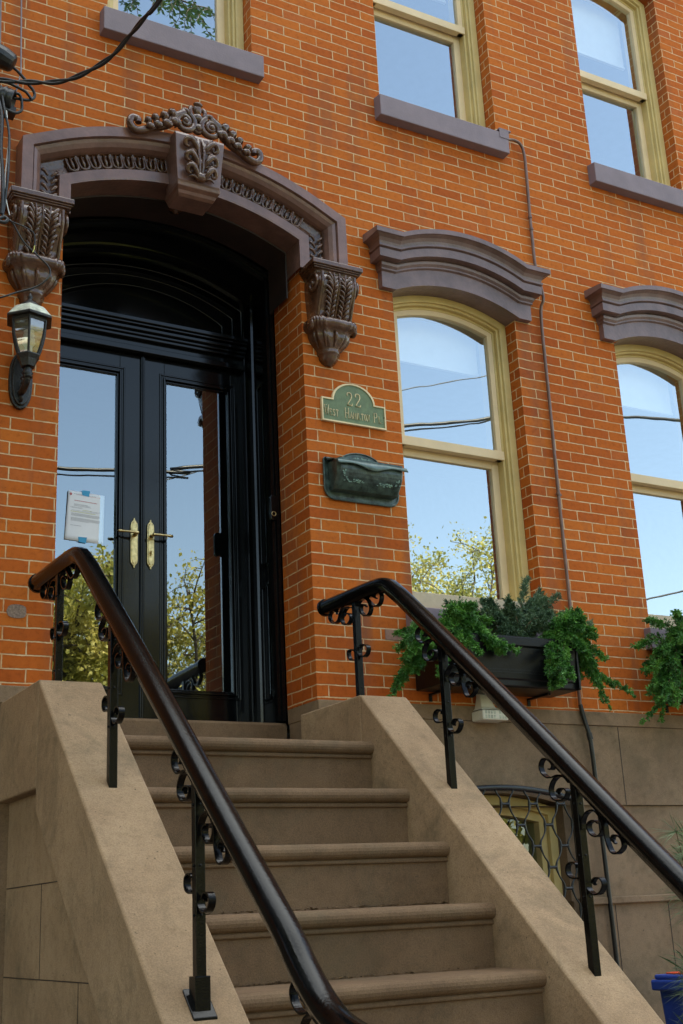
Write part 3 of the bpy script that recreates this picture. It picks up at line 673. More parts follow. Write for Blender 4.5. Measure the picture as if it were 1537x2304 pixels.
# basement windows
for a, b, zb, zs, zc in bops:
    cx = (a+b)/2; h = (b-a)/2-.002
    mb = MB(); ring_frame(mb, cx, h, zb+.003, zs, zc-.003, .055, .08, .28); W = mb.build('basement_window', 'casing', house, .003)
    mb = MB(); ring_frame(mb, cx, h, zb+.003, zs, zc-.003, .05, .11, .26, .0545); mb.box(cx-h+.05, cx+h-.05, .13, .2, -1.28, -1.22); mb.build('sash', 'casing', W, .003)
    mb = MB(); p = [(x-nx*.103, z-nz*.103) for x, z, nx, nz in unfold(arc_path(cx, h, zb+.01, zs, zc-.003, 16), cx, h, .103)]; mb.add([(x, .16, z) for x, z, *_ in p], [tuple(range(len(p)))]); mb.build('pane', 'glassdark', W)
    mb = MB(); mb.box(a-.05, b+.05, .5, .52, zb-.1, zc+.3); mb.build('dark_blind', 'roomdark', W)
# grey mortar patch on the brick left of the door, and pale patch brick
mb = MB(); random.seed(3)
pts = [(-1.62+.045*math.cos(a)*(1+.12*random.random()), .345+.034*math.copysign(abs(math.sin(a))**.5, math.sin(a))) for a in [2*math.pi*i/14 for i in range(14)]]
mb.prism(pts, -.003, .001, 'y'); mb.build('mortar_patch', 'patch', house)
mb = MB(); mb.prism([(.448, .339), (.588, .339), (.588, .398), (.448, .398)], -.0025, .001, 'y'); mb.build('pale_brick', 'palebrick', house)

# ================================================================= STOOP
stoop = thing('stone_stoop', 'tan brownstone stoop climbing to the black doors between two sloping side walls', 'stoop')
XR0, XR1, XL0, XL1 = -.108, .159, -1.684, -1.404
T = [(-.335-.25*k, -.700-.2875*k) for k in range(10)]
T[3] = (-1.090, -1.566); T[4] = (-1.335, -1.845)
for k, (z, y) in enumerate(T):
    zn = z-.25; yback = (.36 if k == 0 else T[k-1][1]+.004)
    mb = MB(); ys = y
    nose = [(ys-.0, zn-.03), (ys-.0, z-.083), (ys-.012, z-.080), (ys-.012, z-.066)]
    rr = .031; cy_, cz_ = ys-.003, z-.031
    for i in range(9):
        a = -math.pi/2-math.pi*i/8*.98
        nose.append((cy_+rr*math.cos(a), cz_+rr*math.sin(a)))
    nose += [(ys+.05, z+.001), (yback, z+.004), (yback, zn-.03)]
    # slight wear: vary the nose along x
    xs = [XL1+.0+(XR0-XL1)*i/14 for i in range(15)]
    rg = []
    for x in xs:
        w1 = .004*noise.noise((x*2.1, k*3.7, 0)); rg.append([(x, a+w1, b+w1*.6 if b > z-.07 else b) for a, b in nose])
    mb.rings(rg, smooth=False); mb.build('step', 'shaded_stone' if k else 'shaded_stone', stoop, .004)
def cheek(x0, x1, over, name_):
    sl_ = .913; ya, za = -.628, -.100; yb = -3.35; zb_ = za+sl_*(yb-ya)
    mb = MB(); mb.prism([(-.002, za), (ya+.002, za), (ya+.002, za-.455), (-.002, za-.455)], x0, x1); A = mb.build('cheek_cap', 'stone', stoop, .009, seg=3)
    mb = MB(); mb.prism([(ya-.0005, za), (yb, zb_), (yb, zb_-.545), (ya-.0005, -.645)], x0, x1)
    B = mb.build('cheek_cap', 'stone', stoop, .009, seg=3)
    i0, i1 = (x0+.06, x1-.001) if over < 0 else (x0+.001, x1-.06)
    mb = MB(); mb.prism([(-.002, za-.3), (ya, za-.3), (yb+.1, zb_-.2), (yb+.1, min(-2.7, zb_-.3)), (-.002, -2.7)], i0, i1)
    Cc = mb.build('cheek_wall', 'stone', stoop, .004)
    mb = MB(); xo = i0 if over < 0 else i1
    for y0, y1, z0, z1 in ((-1.9, -.01, -1.302, -1.298), (-1.0, -.01, -.932, -.928), (-.552, -.548, -1.298, -.93), (-1.052, -1.048, -2.0, -1.302), (-2.6, -.01, -1.72, -1.716)):
        MB().box(xo-.0015, xo+.0015, y0, y1, z0, z1).build('block_joint', 'soffit', stoop)
cheek(XL0, XL1, -1, 'left'); cheek(XR0, XR1, 1, 'right')
# leaf litter lying in the corners of the treads
random.seed(11); mb = MB()
for k in (2, 3, 4, 5, 6):
    z, y = T[k]; yb = T[k-1][1]-.003
    for i in range(260):
        x = random.uniform(XL1+.05, XR0-.02); cl = .5+.5*noise.noise((x*3.1, k*5.2, 1.0))
        if random.random() > cl*1.1: continue
        yy = yb-abs(random.gauss(0, .012+.02*(cl > .62))); sz = random.uniform(.006, .016); a = random.uniform(0, 6.28)
        dx, dy = sz*math.cos(a), sz*math.sin(a); zz = z+.005+random.random()*.006
        mb.add([(x-dx, yy-dy, zz), (x+dy*.4, yy-dx*.4, zz+.002), (x+dx, yy+dy, zz+random.uniform(0, .006)), (x-dy*.4, yy+dx*.4, zz+.003)], [(0, 1, 2, 3)])
lit = mb.build('leaf_litter', 'litter'); lit['kind'] = 'stuff'

# ================================================================= HANDRAILS
P3 = {'A': [(-1.967,-.663),(-1.945,-.641),(-1.915,-.63),(-1.874,-.643),(-1.85,-.673),(-1.855,-.705),(-1.887,-.725),(-1.929,-.721),(-1.949,-.699),(-1.938,-.684),(-1.907,-.681),(-1.892,-.689),(-1.9,-.703)],
 'B': [(-1.933,-.636),(-1.903,-.628),(-1.869,-.632),(-1.837,-.629),(-1.807,-.607),(-1.799,-.577),(-1.822,-.555),(-1.854,-.562),(-1.877,-.583),(-1.868,-.6),(-1.845,-.597)],
 'C': [(-2.018,-.845),(-2.022,-.811),(-2.052,-.783),(-2.095,-.78),(-2.125,-.808),(-2.134,-.847),(-2.106,-.873),(-2.074,-.87),(-2.053,-.85),(-2.054,-.825),(-2.083,-.816),(-2.105,-.827)],
 'D': [(-2.128,-.809),(-2.142,-.833),(-2.145,-.885),(-2.163,-.931),(-2.195,-.942),(-2.232,-.921),(-2.224,-.887),(-2.189,-.877),(-2.175,-.891),(-2.19,-.907)],
 'E': [(-1.985,-1.019),(-1.929,-1.016),(-1.904,-.997),(-1.908,-.969),(-1.938,-.959),(-1.961,-.968),(-1.956,-.981)],
 'F': [(-2.012,-1.03),(-2.013,-1.057),(-2.045,-1.08),(-2.081,-1.074),(-2.102,-1.049),(-2.092,-1.027),(-2.06,-1.022),(-2.043,-1.036),(-2.053,-1.046)]}
P1 = {'G': [(-.385,.416),(-.32,.431),(-.263,.411),(-.23,.368),(-.184,.36),(-.141,.388),(-.138,.417),(-.174,.432),(-.207,.421),(-.211,.403)],
 'H': [(-.378,.401),(-.318,.412),(-.264,.372),(-.283,.334),(-.332,.326),(-.36,.35),(-.343,.377),(-.299,.387),(-.289,.376)],
 'I': [(-.42,.396),(-.477,.425),(-.533,.409),(-.562,.358),(-.54,.328),(-.499,.331),(-.465,.359),(-.464,.387),(-.494,.391),(-.519,.373)],
 'J': [(-.519,.42),(-.566,.379),(-.605,.354),(-.651,.359),(-.67,.392),(-.648,.424),(-.603,.43),(-.59,.411),(-.619,.393)],
 'K': [(-.40,.122),(-.34,.134),(-.316,.162),(-.323,.185),(-.366,.181),(-.384,.167)],
 'L': [(-.418,.185),(-.427,.145),(-.467,.125),(-.504,.135),(-.515,.165),(-.483,.185),(-.447,.187),(-.445,.168)]}
def rail_z(y): return .448 if y > -.72 else .448-.858*(-.757-y)+.0
def handrail(xr, label, post_y, block):
    H = thing('iron_handrail', label, 'handrail', 'black iron handrails of the stoop')
    path = cr([(xr, -.085, .468), (xr, -.40, .460), (xr, -.62, .452), (xr, -.72, .435), (xr, -.80, .385), (xr, -.92, .29), (xr, -1.28, -.012), (xr, -1.74, -.402), (xr, -2.235, -.832), (xr, -2.45, -1.015), (xr, -2.60, -1.145), (xr, -2.70, -1.245), (xr, -2.80, -1.325), (xr, -2.90, -1.375), (xr, -3.02, -1.405), (xr, -3.13, -1.42), (xr, -3.2, -1.46), (xr, -3.22, -1.51), (xr, -3.17, -1.54), (xr, -3.13, -1.52)], 6)
    prof = [(.0, .036), (.020, .034), (.034, .022), (.040, .004), (.036, -.012), (.028, -.020), (.024, -.034), (.012, -.038), (-.012, -.038), (-.024, -.034), (-.028, -.020), (-.036, -.012), (-.040, .004), (-.034, .022), (-.020, .034)]
    rg = []
    for i, p in enumerate(path):
        t = (path[min(i+1, len(path)-1)]-path[max(i-1, 0)]).normalized(); n_ = Vector((0, -t.z, t.y))
        if t.y < 0: n_ = -n_
        if i > len(path)-24: n_ = Vector((0, t.z, -t.y))
        rg.append([p+Vector((a*1.06, 0, 0))+n_*b*1.06 for a, b in prof])
    mb = MB(); mb.rings(rg); mb.rings([[(x, -.078, z) for x, y, z in [(xr+.048*math.cos(q), 0, .468+.048*math.sin(q)) for q in [2*math.pi*k/16 for k in range(16)]]], [(x, -.096, z) for x, y, z in [(xr+.048*math.cos(q), 0, .468+.048*math.sin(q)) for q in [2*math.pi*k/16 for k in range(16)]]]])
    mb.build('rail', 'iron', H)
    for j, py in enumerate(post_y):
        zt = rail_z(py)-.02; zb_ = -.10 if py > -.63 else -.10+.913*(py+.628)
        mb = MB(); mb.box(xr-.0165, xr+.0165, py-.0165, py+.0165, zb_-.03, zt)
        Pp = mb.build('post', 'iron', H, .002)
        src = P1 if py > -.6 else P3; dy = py-(-.41 if py > -.6 else -1.998); dz = 0 if py > -.6 else rail_z(py)-rail_z(-1.998)
        for kk, pth in src.items():
            b = MB(); b.band([(a+dy, c+dz) for a, c in pth], xr, .024, .006); b.build('scroll', 'iron', Pp)
        b = MB()
        for zz in (zt-.11, zt-.30, zt-.45): b.ball((xr-.0165, py, zz), .005, .004, .005, 8, 4); b.ball((xr, py-.0165, zz), .005, .004, .005, 8, 4)
        b.build('rivet', 'iron', Pp)
        if j in block:
            b = MB(); b.box(xr-.026, xr+.026, py-.026, py+.026, zb_-.05, zb_+.085); b.prism([(py-.045, zb_-.045), (py+.045, zb_+.037), (py+.045, zb_+.049), (py-.045, zb_-.033)], xr-.040, xr+.040); b.build('post_shoe', 'iron', Pp, .003)
    return H
handrail(-1.545, 'black iron handrail with scrolls on the left stoop wall, in front of the doors', (-.44, -1.17, -1.998, -2.83), (2,))
handrail(.025, 'black iron handrail with scrolls on the right stoop wall, in front of the window box', (-.41, -1.165, -1.998, -2.83), ())

# ================================================================= SMALL THINGS ON THE WALL
# address plaque
PL = thing('address_plaque', 'green arched address plaque with gilt rim and lettering 22 West Hamilton Pl.', 'plaque')
def plq(d):
    o = [(.098+d, 1.602+d), (.530-d, 1.602+d), (.530-d, 1.748-d), (.460-d, 1.748-d)]
    for i in range(19):
        a = math.pi*i/18; o.append((.314+(.144-d)*math.cos(a), 1.748-d+(.113-d*.0)*math.sin(a)))
    o += [(.168+d, 1.748-d), (.098+d, 1.748-d)]; return o
mb = MB(); mb.prism(plq(.006), -.016, -.002, 'y'); mb.build('plate', 'plaque', PL)
mb = MB(); o1, o2 = plq(0), plq(.009); n = len(o1)
rg = [[(x, -.002, z) for x, z in o1], [(x, -.021, z) for x, z in o1], [(x, -.021, z) for x, z in o2], [(x, -.0155, z) for x, z in o2]]
mb.rings(rg, caps=False, smooth=False); mb.build('rim', 'gilt', PL)
GL = {'2': [[(.05,.78),(.15,.97),(.4,1),(.62,.92),(.68,.72),(.55,.5),(.2,.16),(.04,.0),(.7,.0),(.72,.14)], [(.05,.78),(.14,.72)]],
 'W': [[(0,1),(.25,0),(.48,.8),(.72,0),(.98,1)], [(-.08,1),(.12,1)], [(.88,1),(1.08,1)], [(.36,1),(.56,1)]], 'E': [[(.6,1),(0,1),(0,0),(.62,0),(.66,.18)], [(0,.52),(.45,.52)], [(.6,1),(.62,.84)]], 'S': [[(.6,.84),(.5,.98),(.25,1),(.06,.86),(.1,.64),(.5,.42),(.62,.2),(.48,.02),(.2,0),(.02,.14)]],
 'T': [[(0,.84),(0,1),(.7,1),(.7,.84)], [(.35,1),(.35,0)], [(.22,0),(.48,0)]], 'H': [[(0,0),(0,1)], [(.7,0),(.7,1)], [(0,.5),(.7,.5)], [(-.1,0),(.12,0)], [(.58,0),(.82,0)], [(-.1,1),(.12,1)], [(.58,1),(.82,1)]],
 'A': [[(0,0),(.36,1),(.74,0)], [(.14,.36),(.58,.36)], [(-.1,0),(.12,0)], [(.62,0),(.84,0)]], 'M': [[(0,0),(.06,1),(.42,.2),(.8,1),(.86,0)], [(-.1,0),(.1,0)], [(.76,0),(.96,0)]], 'I': [[(.1,0),(.1,1)], [(0,0),(.22,0)], [(0,1),(.22,1)]],
 'L': [[(0,1),(0,0),(.56,0),(.6,.2)], [(-.1,1),(.14,1)]], 'O': [[(.36,1),(.1,.84),(.0,.5),(.1,.16),(.36,0),(.62,.16),(.72,.5),(.62,.84),(.36,1)]], 'N': [[(0,0),(0,1),(.7,0),(.7,1)], [(-.12,0),(.12,0)], [(-.12,1),(.05,1)], [(.6,1),(.82,1)]],
 'P': [[(0,0),(0,1),(.45,1),(.62,.85),(.62,.62),(.45,.5),(0,.5)], [(-.1,0),(.14,0)]], '.': [[(.0,.0),(.06,.0)]]}
mb = MB()
def put(ch, x, z, h, w_, r_=.0022):
    for st in GL[ch]: mb.tube([(x+a*w_, -.0175, z+b*h) for a, b in st], r_, 6)
for x in (.268, .324): put('2', x, 1.722, .080, .050, .0034)
mb.build('house_number', 'gilt', PL)
for wd_, xx in (('WEST', .116), ('HAMILTON', .255), ('PL.', .450)):
    x = xx; mb = MB()
    for i, ch in enumerate(wd_):
        hh = .060 if i == 0 else .040; ww = (.030 if i == 0 else .0178)
        if ch == 'W': ww = .028
        put(ch, x, 1.640, hh, ww*(.72 if ch == 'I' else 1)); x += ww*{'W': 1.18, 'I': .45, 'M': 1.2, 'L': .9, '.': .3}.get(ch, 1.0)+.0028
    mb.build('lettering', 'gilt', PL)
for x in (.108, .520): MB().lathe([(.0045, 0), (.0045, -.003), (.002, -.005)], (x, -.016, 1.68), 10, 'y').build('screw', 'lantern', PL)
# mailbox
MX = thing('wall_mailbox', 'dark verdigris cast metal mailbox with leaf relief below the green plaque', 'mailbox')
mb = MB(); o = []
def rr_pts(x0, x1, z0, z1, rb, rt, k=6):
    o = []
    for cx, cz, a0, r_ in ((x1-rb, z0+rb, -90, rb), (x1-rt, z1-rt, 0, rt), (x0+rt, z1-rt, 90, rt), (x0+rb, z0+rb, 180, rb)):
        for i in range(k+1):
            a = R(a0+90*i/k); o.append((cx+r_*math.cos(a), cz+r_*math.sin(a)))
    return o
base_ = rr_pts(.096, .585, 1.128, 1.372, .065, .015)
mb.prism(base_, -.012, -.002, 'y')
o = [(.340+.130*math.cos(math.pi*i/16), 1.366+.062*math.sin(math.pi*i/16)) for i in range(17)]; mb.prism(o, -.0125, -.0025, 'y')
MB0 = mb.build('back_plate', 'mail', MX, .004)
mb = MB(); mb.tube([(x, -.014, z) for x, z in base_+[base_[0]]], .0065, 8); mb.tube([(.340+.126*math.cos(math.pi*i/16), -.014, 1.366+.059*math.sin(math.pi*i/16)) for i in range(17)], .005, 8); mb.build('rolled_rim', 'mail', MB0)
mb = MB()
rg = []
for i in range(9):
    t = i/8; z = 1.172+.165*t; d = .070+.070*math.sin(min(1, t*1.6)*math.pi/2); x0, x1 = .122+.008*(1-t), .560-.008*(1-t)
    rg.append([(x0, -.012, z), (x0, -d*.8, z), (x0+.012, -d, z), (x1-.012, -d, z), (x1, -d*.8, z), (x1, -.012, z)])
mb.rings(rg, smooth=False); mb.build('letter_box', 'mail', MX, .008)
mb = MB(); rg = []
for i in range(25):
    t = i/24; x = .112+.458*t; sc = .010*math.cos(2*math.pi*(t*1.0-.5))+(.007*math.cos(4*math.pi*(t-.5)))
    rg.append([(x, -.012, 1.362), (x, -.055, 1.357), (x, -.10, 1.343), (x, -.146, 1.322), (x, -.163, 1.292-sc*1.1), (x, -.158, 1.290-sc*1.1), (x, -.140, 1.316), (x, -.10, 1.337), (x, -.055, 1.35), (x, -.012, 1.354)])
mb.rings(rg); mb.build('lid', 'lit_lid', MX)
mb = MB(); mb.tube([(.105, -.022, 1.364), (.578, -.022, 1.364)], .010, 10); mb.build('hinge_roll', 'mail', MX)
mb = MB(); random.seed(4)
def leaf3(x, y, z, a, L, wd_=.35):
    d = Vector((math.cos(a), 0, math.sin(a)))*L; n_ = Vector((-math.sin(a), 0, math.cos(a)))*L*wd_; p = Vector((x, y, z))
    mb.add([p, p+d*.5+n_+Vector((0, -.003, 0)), p+d, p+d*.5-n_+Vector((0, -.003, 0))], [(0, 1, 2, 3)])
    mb.tube([p, p+d], .0012, 4)
for i in range(16):
    x = .340+random.uniform(-.075, .075); leaf3(x, -.0165, 1.375+random.uniform(0, .028)*(1-abs(x-.34)/.09), random.uniform(.2, 2.9), .020)
mb.build('leaf_relief', 'mailorn', MX)
for s2 in (-1, 1):
    mb = MB()
    for i in range(30):
        t = random.random(); x = .342+s2*(.05+.14*t); z = 1.205+.012*random.random()+(.06*max(0, t-.75)*4*random.random())
        zz = (z-1.172)/.165; leaf3(x, -(.070+.070*math.sin(min(1, zz*1.6)*math.pi/2))-.004, z, random.uniform(0, 3.14), .017)
    mb.build('leaf_relief', 'mailorn', MX)
# wall lantern
LN = thing('wall_lantern', 'black six sided wall lantern with pale peeling roof on brick left of the doors', 'lantern')
lx, ly = -1.650, -.165
def hexring(r_, z, rot=0): return [(lx+r_*math.cos(2*math.pi*k/6+rot), ly+r_*math.sin(2*math.pi*k/6+rot), z) for k in range(6)]
RO = R(15)
mb = MB(); pl_ = [(-1.645+.060*math.cos(a)*1.0, 1.535+.155*math.copysign(abs(math.sin(a))**.75, math.sin(a))) for a in [2*math.pi*i/28 for i in range(28)]]
mb.prism(pl_, -.028, -.002, 'y'); mb.prism([(-1.645+(x+1.645)*.8, 1.535+(z-1.535)*.9) for x, z in pl_], -.042, -.0275, 'y'); mb.build('wall_plate', 'lantern', LN, .006)
mb = MB(); mb.tube(cr([(lx, -.03, 1.46), (lx, -.085, 1.455), (lx, -.145, 1.475), (lx, ly, 1.51), (lx, ly, 1.55)], 5), .017, 10)
P_, rd = spiral((lx, -.07, 1.495), .03, 1.2, 1, .011); mb.tube([(lx, -.07+(a-lx), c) for a, b, c in P_], rd, 8)
P_, rd = spiral((lx, -.065, 1.425), .022, 1.1, -1, .010); mb.tube([(lx, -.065+(a-lx), c) for a, b, c in P_], rd, 8)
mb.lathe([(.016, -.045), (.026, -.04), (.02, -.03), (.028, -.022), (.02, -.012), (.022, 0)], (lx, ly, 1.535), 14)
mb.build('arm', 'lantern', LN)
mb = MB(); mb.rings([hexring(.028, 1.545, RO), hexring(.036, 1.548, RO), hexring(.048, 1.585, RO), hexring(.062, 1.606, RO), hexring(.060, 1.612, RO)], smooth=False); mb.build('cup', 'lantern', LN, .002)
mb = MB()
prof_g = [(.052, 1.612), (.066, 1.65), (.080, 1.70), (.089, 1.75), (.092, 1.79)]
for k in range(6):
    a = 2*math.pi*k/6+RO; mb.tube([(lx+r_*math.cos(a), ly+r_*math.sin(a), z) for r_, z in prof_g], .0065, 6)
mb.rings([hexring(.095, 1.782, RO), hexring(.098, 1.80, RO)], smooth=False)
mb.build('glass_cage', 'lantern', LN)
for k in range(6):
    mb = MB(); a0, a1 = 2*math.pi*k/6+RO, 2*math.pi*(k+1)/6+RO
    mb.rings([[(lx+r_*math.cos(a)*.97, ly+r_*math.sin(a)*.97, z) for a in (a0, a1)] for r_, z in prof_g], closed=False, caps=False, smooth=True); mb.build('glass_pane', 'lglass', LN)
mb = MB(); mb.rings([hexring(.124, 1.797, RO), hexring(.126, 1.806, RO), hexring(.098, 1.835, RO), hexring(.082, 1.855, RO), hexring(.072, 1.864, RO)], smooth=False); mb.build('roof', 'lantern', LN, .002)
mb = MB(); mb.rings([hexring(.120, 1.8125, RO), hexring(.099, 1.839, RO), hexring(.085, 1.858, RO), hexring(.074, 1.869, RO), hexring(.055, 1.876, RO), hexring(.04, 1.878, RO)], smooth=False, caps=False); mb.build('peeling_paint', 'bird', LN)
mb = MB(); mb.lathe([(.052, 0), (.050, .012), (.03, .028), (.018, .034), (.012, .045), (.009, .052), (.014, .060), (.008, .072), (.005, .082), (.001, .086)], (lx, ly, 1.874), 14); mb.build('finial', 'lantern', LN)
mb = MB(); mb.lathe([(.020, 0), (.020, .035), (.024, .04)], (lx, ly, 1.625), 12)
for k in range(4): mb.lathe([(.020, 0), (.032-.002*k, .006), (.033-.002*k, .013), (.020, .019)], (lx, ly, 1.668+k*.021), 14)
mb.build('bulb', 'bulb', LN)
# door bell
DB = thing('doorbell_camera', 'small black doorbell with ringed button on right door frame', 'doorbell')
mb = MB(); mb.prism([(x, z) for x, z in rr_pts(-.079, -.040, 1.078, 1.235, .019, .019)], .325, .351, 'y'); mb.build('body', 'black', DB, .004)
mb = MB(); mb.tube([(-.0595+.013*math.cos(a), .324, 1.118+.013*math.sin(a)) for a in [2*math.pi*i/20 for i in range(21)]], .0022, 6); mb.build('button_ring', 'brass', DB); mb.v and None
# paper notice
NP = thing('paper_notice', 'white printed notice taped inside the left door glass with blue tape', 'notice')
def pt(a, b, y=.7345):
    "a 0..1 across, b 0..1 up"
    c00, c10, c11, c01 = (-1.172, .962), (-.945, .955), (-.940, 1.248), (-1.156, 1.253)
    x = (1-b)*((1-a)*c00[0]+a*c10[0])+b*((1-a)*c01[0]+a*c11[0]); z = (1-b)*((1-a)*c00[1]+a*c10[1])+b*((1-a)*c01[1]+a*c11[1])
    return (x, y-.010*(1-a)**3*(.3+.7*b)-.003*math.sin(a*5), z)
mb = MB(); rg = [[pt(i/12, j/10) for i in range(13)] for j in range(11)]; mb.rings(rg, closed=False, caps=False, smooth=True); mb.build('sheet', 'paper', NP, solid=.0006)
def lines(name, m_, rows):
    mb = MB(); random.seed(5)
    for b, a0, a1, hgt in rows:
        a = a0
        while a < a1:
            e = min(a1, a+random.uniform(.015, .06)); q = [pt(a, b), pt(e, b), pt(e, b+hgt), pt(a, b+hgt)]
            mb.add([(x, y-.0012, z) for x, y, z in q], [(0, 1, 2, 3)]); a = e+.008
    mb.build(name, m_, NP)
lines('red_heading', 'redink', [(.805, .18, .8, .012), (.93, .22, .9, .005)])
lines('text_line', 'ink', [(.945, .15, .78, .006), (.735, .18, .55, .007), (.72, .18, .62, .006), (.70, .18, .64, .007), (.672, .08, .42, .006), (.655, .12, .4, .006), (.625, .62, .9, .006), (.605, .12, .85, .006), (.545, .12, .9, .006), (.53, .12, .9, .006), (.515, .12, .9, .006), (.50, .12, .86, .006), (.455, .12, .9, .006), (.44, .12, .9, .006), (.425, .12, .9, .006), (.41, .12, .88, .006), (.395, .12, .6, .006), (.30, .12, .4, .007)])
lines('highlighted_line', 'hilite', [(.578, .10, .78, .010), (.628, .42, .66, .009)])
for nm, c in (('top', (.48, .985)), ('bottom', (.46, .03))):
    mb = MB(); q = [pt(c[0]-.10, c[1]-.05), pt(c[0]+.09, c[1]-.06), pt(c[0]+.11, c[1]+.06), pt(c[0]-.12, c[1]+.05)]
    mb.add([(x, y-.003, z) for x, y, z in q], [(0, 1, 2, 3)]); mb.build('tape', 'tape', NP, solid=.0004)
mb = MB(); q = [pt(.03, .93), pt(.07, .965), pt(.11, .93), pt(.07, .895)]; mb.add([(x, y-.0015, z) for x, y, z in q], [(0, 1, 2, 3)]); mb.build('red_emblem', 'redink', NP)
# conduit
CP = thing('conduit_pipe', 'thin brown conduit running down the brick from the upper sill', 'pipe')
mb = MB(); mb.tube(cr([(1.66, -.03, 3.935), (1.72, -.03, 3.95), (1.775, -.03, 3.93), (1.80, -.028, 3.86), (1.805, -.024, 3.70), (1.798, -.022, 3.35), (1.798, -.022, 3.0), (1.803, -.03, 2.90), (1.808, -.05, 2.8), (1.812, -.05, 2.72), (1.800, -.024, 2.60), (1.796, -.022, 2.0), (1.789, -.022, 1.36), (1.787, -.022, .6), (1.782, -.022, .3), (1.783, -.024, .01)], 6), .0105, 10); mb.build('tube', 'pipe', CP)
for z in (3.364, 3.27, 1.362, .58):
    mb = MB(); mb.tube([(1.798, -.022, z-.008), (1.798, -.022, z+.008)] if z > 3 else [(1.788, -.022, z-.008), (1.788, -.022, z+.008)], .0145, 10); mb.box(1.80, 1.825, -.012, -.001, z-.006, z+.006) if z in (1.362, .58) else None; mb.build('clamp', 'pipe', CP)
mb = MB(); mb.box(1.560, 1.640, -.079, -.0755, 3.90, 3.968); mb.box(1.56, 1.66, -.079, -.002, 3.9635, 3.975); mb.build('junction_plate', 'sillp', CP, .002)
mb = MB(); mb.tube(cr([(1.783, -.024, .02), (1.80, -.032, -.08), (1.815, -.04, -.16), (1.822, -.04, -.25), (1.830, -.035, -.39), (1.837, -.03, -.69), (1.846, -.03, -1.43), (1.85, -.03, -2.2)], 6), .0135, 10)
mb.tube([(1.814, -.039, -.15), (1.82, -.041, -.19)], .018, 8)
tag(mb.build('rubber_cable', 'rubber'), 'black rubber cable hanging from the brown conduit down the stone base', 'cable')
# ================================================================= UTILITY LINES AT LEFT
mb = MB(); base_c = cr([(-1.90, -.16, 3.155), (-1.857, -.2, 3.148), (-1.73, -.25, 3.143), (-1.56, -.4, 3.109), (-1.412, -.6, 3.144), (-1.347, -.75, 3.205), (-1.308, -.9, 3.238), (-1.276, -1.0, 3.266), (-1.1, -1.6, 3.50), (-.6, -4, 4.35), (.4, -9, 5.9)], 14)
for ph in (0, math.pi):
    P_ = []; acc = 0
    for i, p in enumerate(base_c):
        if i: acc += (p-base_c[i-1]).length
        a = acc*22+ph; P_.append(p+Vector((.2*math.cos(a), 0, math.sin(a)))*.0085)
    mb.tube(P_, .0088, 8)
tag(mb.build('service_cable', 'rubber'), 'thick twisted black service cable sagging from the upper left corner across the brick', 'cable')
mb = MB(); rg = []
ax_ = Vector((.80, -.15, -.42)).normalized(); c0 = Vector((-1.93, -.12, 3.39))
s1_ = ax_.orthogonal().normalized(); s2_ = ax_.cross(s1_)
for h_, r_ in ((0, .055), (.06, .060), (.12, .060), (.165, .05), (.175, .04), (.18, .02)):
    rg.append([c0+ax_*h_+s1_*r_*math.cos(a)+s2_*r_*math.sin(a) for a in [2*math.pi*i/14 for i in range(14)]])
mb.rings(rg, smooth=False)
EH = tag(mb.build('service_connector', 'rubber', None, .003), 'black cable connector housing at the left edge above the twisted cable', 'connector')
mb = MB(); mb.tube([c0+ax_*.13+s1_*.05, c0+ax_*.13+s1_*.05+Vector((.02, 0, .035))], .012, 8); mb.build('bolt', 'rubber', EH)
mb = MB(); rg = []
c0 = Vector((-1.85, -.10, 3.118)); ax_ = Vector((.9, -.3, -.28)).normalized(); s1_ = ax_.orthogonal().normalized(); s2_ = ax_.cross(s1_)
for h_, r_ in ((0, .05), (.045, .066), (.05, .058), (.06, .062), (.09, .058), (.095, .045), (.075, .04), (.075, .01)):
    rg.append([c0+ax_*h_+s1_*r_*math.cos(a)+s2_*r_*math.sin(a) for a in [2*math.pi*i/18 for i in range(18)]])
mb.rings(rg); mb.box(-1.80, -1.75, -.13, -.07, 3.015, 3.06)
tag(mb.build('weatherhead', 'rubber'), 'round black weatherhead with looping wires below the twisted cable', 'weatherhead')
mb = MB()
mb.tube(cr([(-1.80,-.12,3.33),(-1.758,-.12,3.303),(-1.736,-.12,3.285),(-1.707,-.12,3.257),(-1.69,-.12,3.233),(-1.664,-.12,3.208),(-1.651,-.12,3.176),(-1.662,-.12,3.146),(-1.69,-.12,3.13),(-1.749,-.12,3.122),(-1.79,-.11,3.12)]), .0085, 8)
mb.tube(cr([(-1.80,-.13,3.20),(-1.763,-.13,3.191),(-1.732,-.13,3.183),(-1.7,-.13,3.171),(-1.678,-.13,3.146),(-1.669,-.13,3.134)]), .008, 8)
mb.tube(cr([(-1.88,-.14,3.05),(-1.837,-.14,3.037),(-1.807,-.14,3.025),(-1.769,-.14,3.015),(-1.745,-.14,3.02),(-1.724,-.14,3.044),(-1.724,-.14,3.095),(-1.736,-.14,3.135),(-1.764,-.14,3.14)]), .008, 8)
mb.tube(cr([(-1.84,-.15,3.15),(-1.825,-.18,3.0),(-1.80,-.2,2.85),(-1.80,-.22,2.7),(-1.806,-.24,2.55),(-1.815,-.24,2.407),(-1.824,-.24,2.314)]), .007, 8)
mb.tube(cr([(-1.86,-.15,3.10),(-1.835,-.18,2.95),(-1.838,-.2,2.75),(-1.83,-.22,2.6),(-1.828,-.24,2.45),(-1.83,-.24,2.33)]), .010, 8)
mb.tube(cr([(-1.84,-.24,2.30),(-1.815,-.24,2.315),(-1.80,-.245,2.30),(-1.815,-.245,2.282),(-1.84,-.24,2.285)]), .010, 8)
WB = tag(mb.build('wire_bundle', 'rubber'), 'bundle of black wires looping and hanging at the far left beside the left corbel', 'wires')
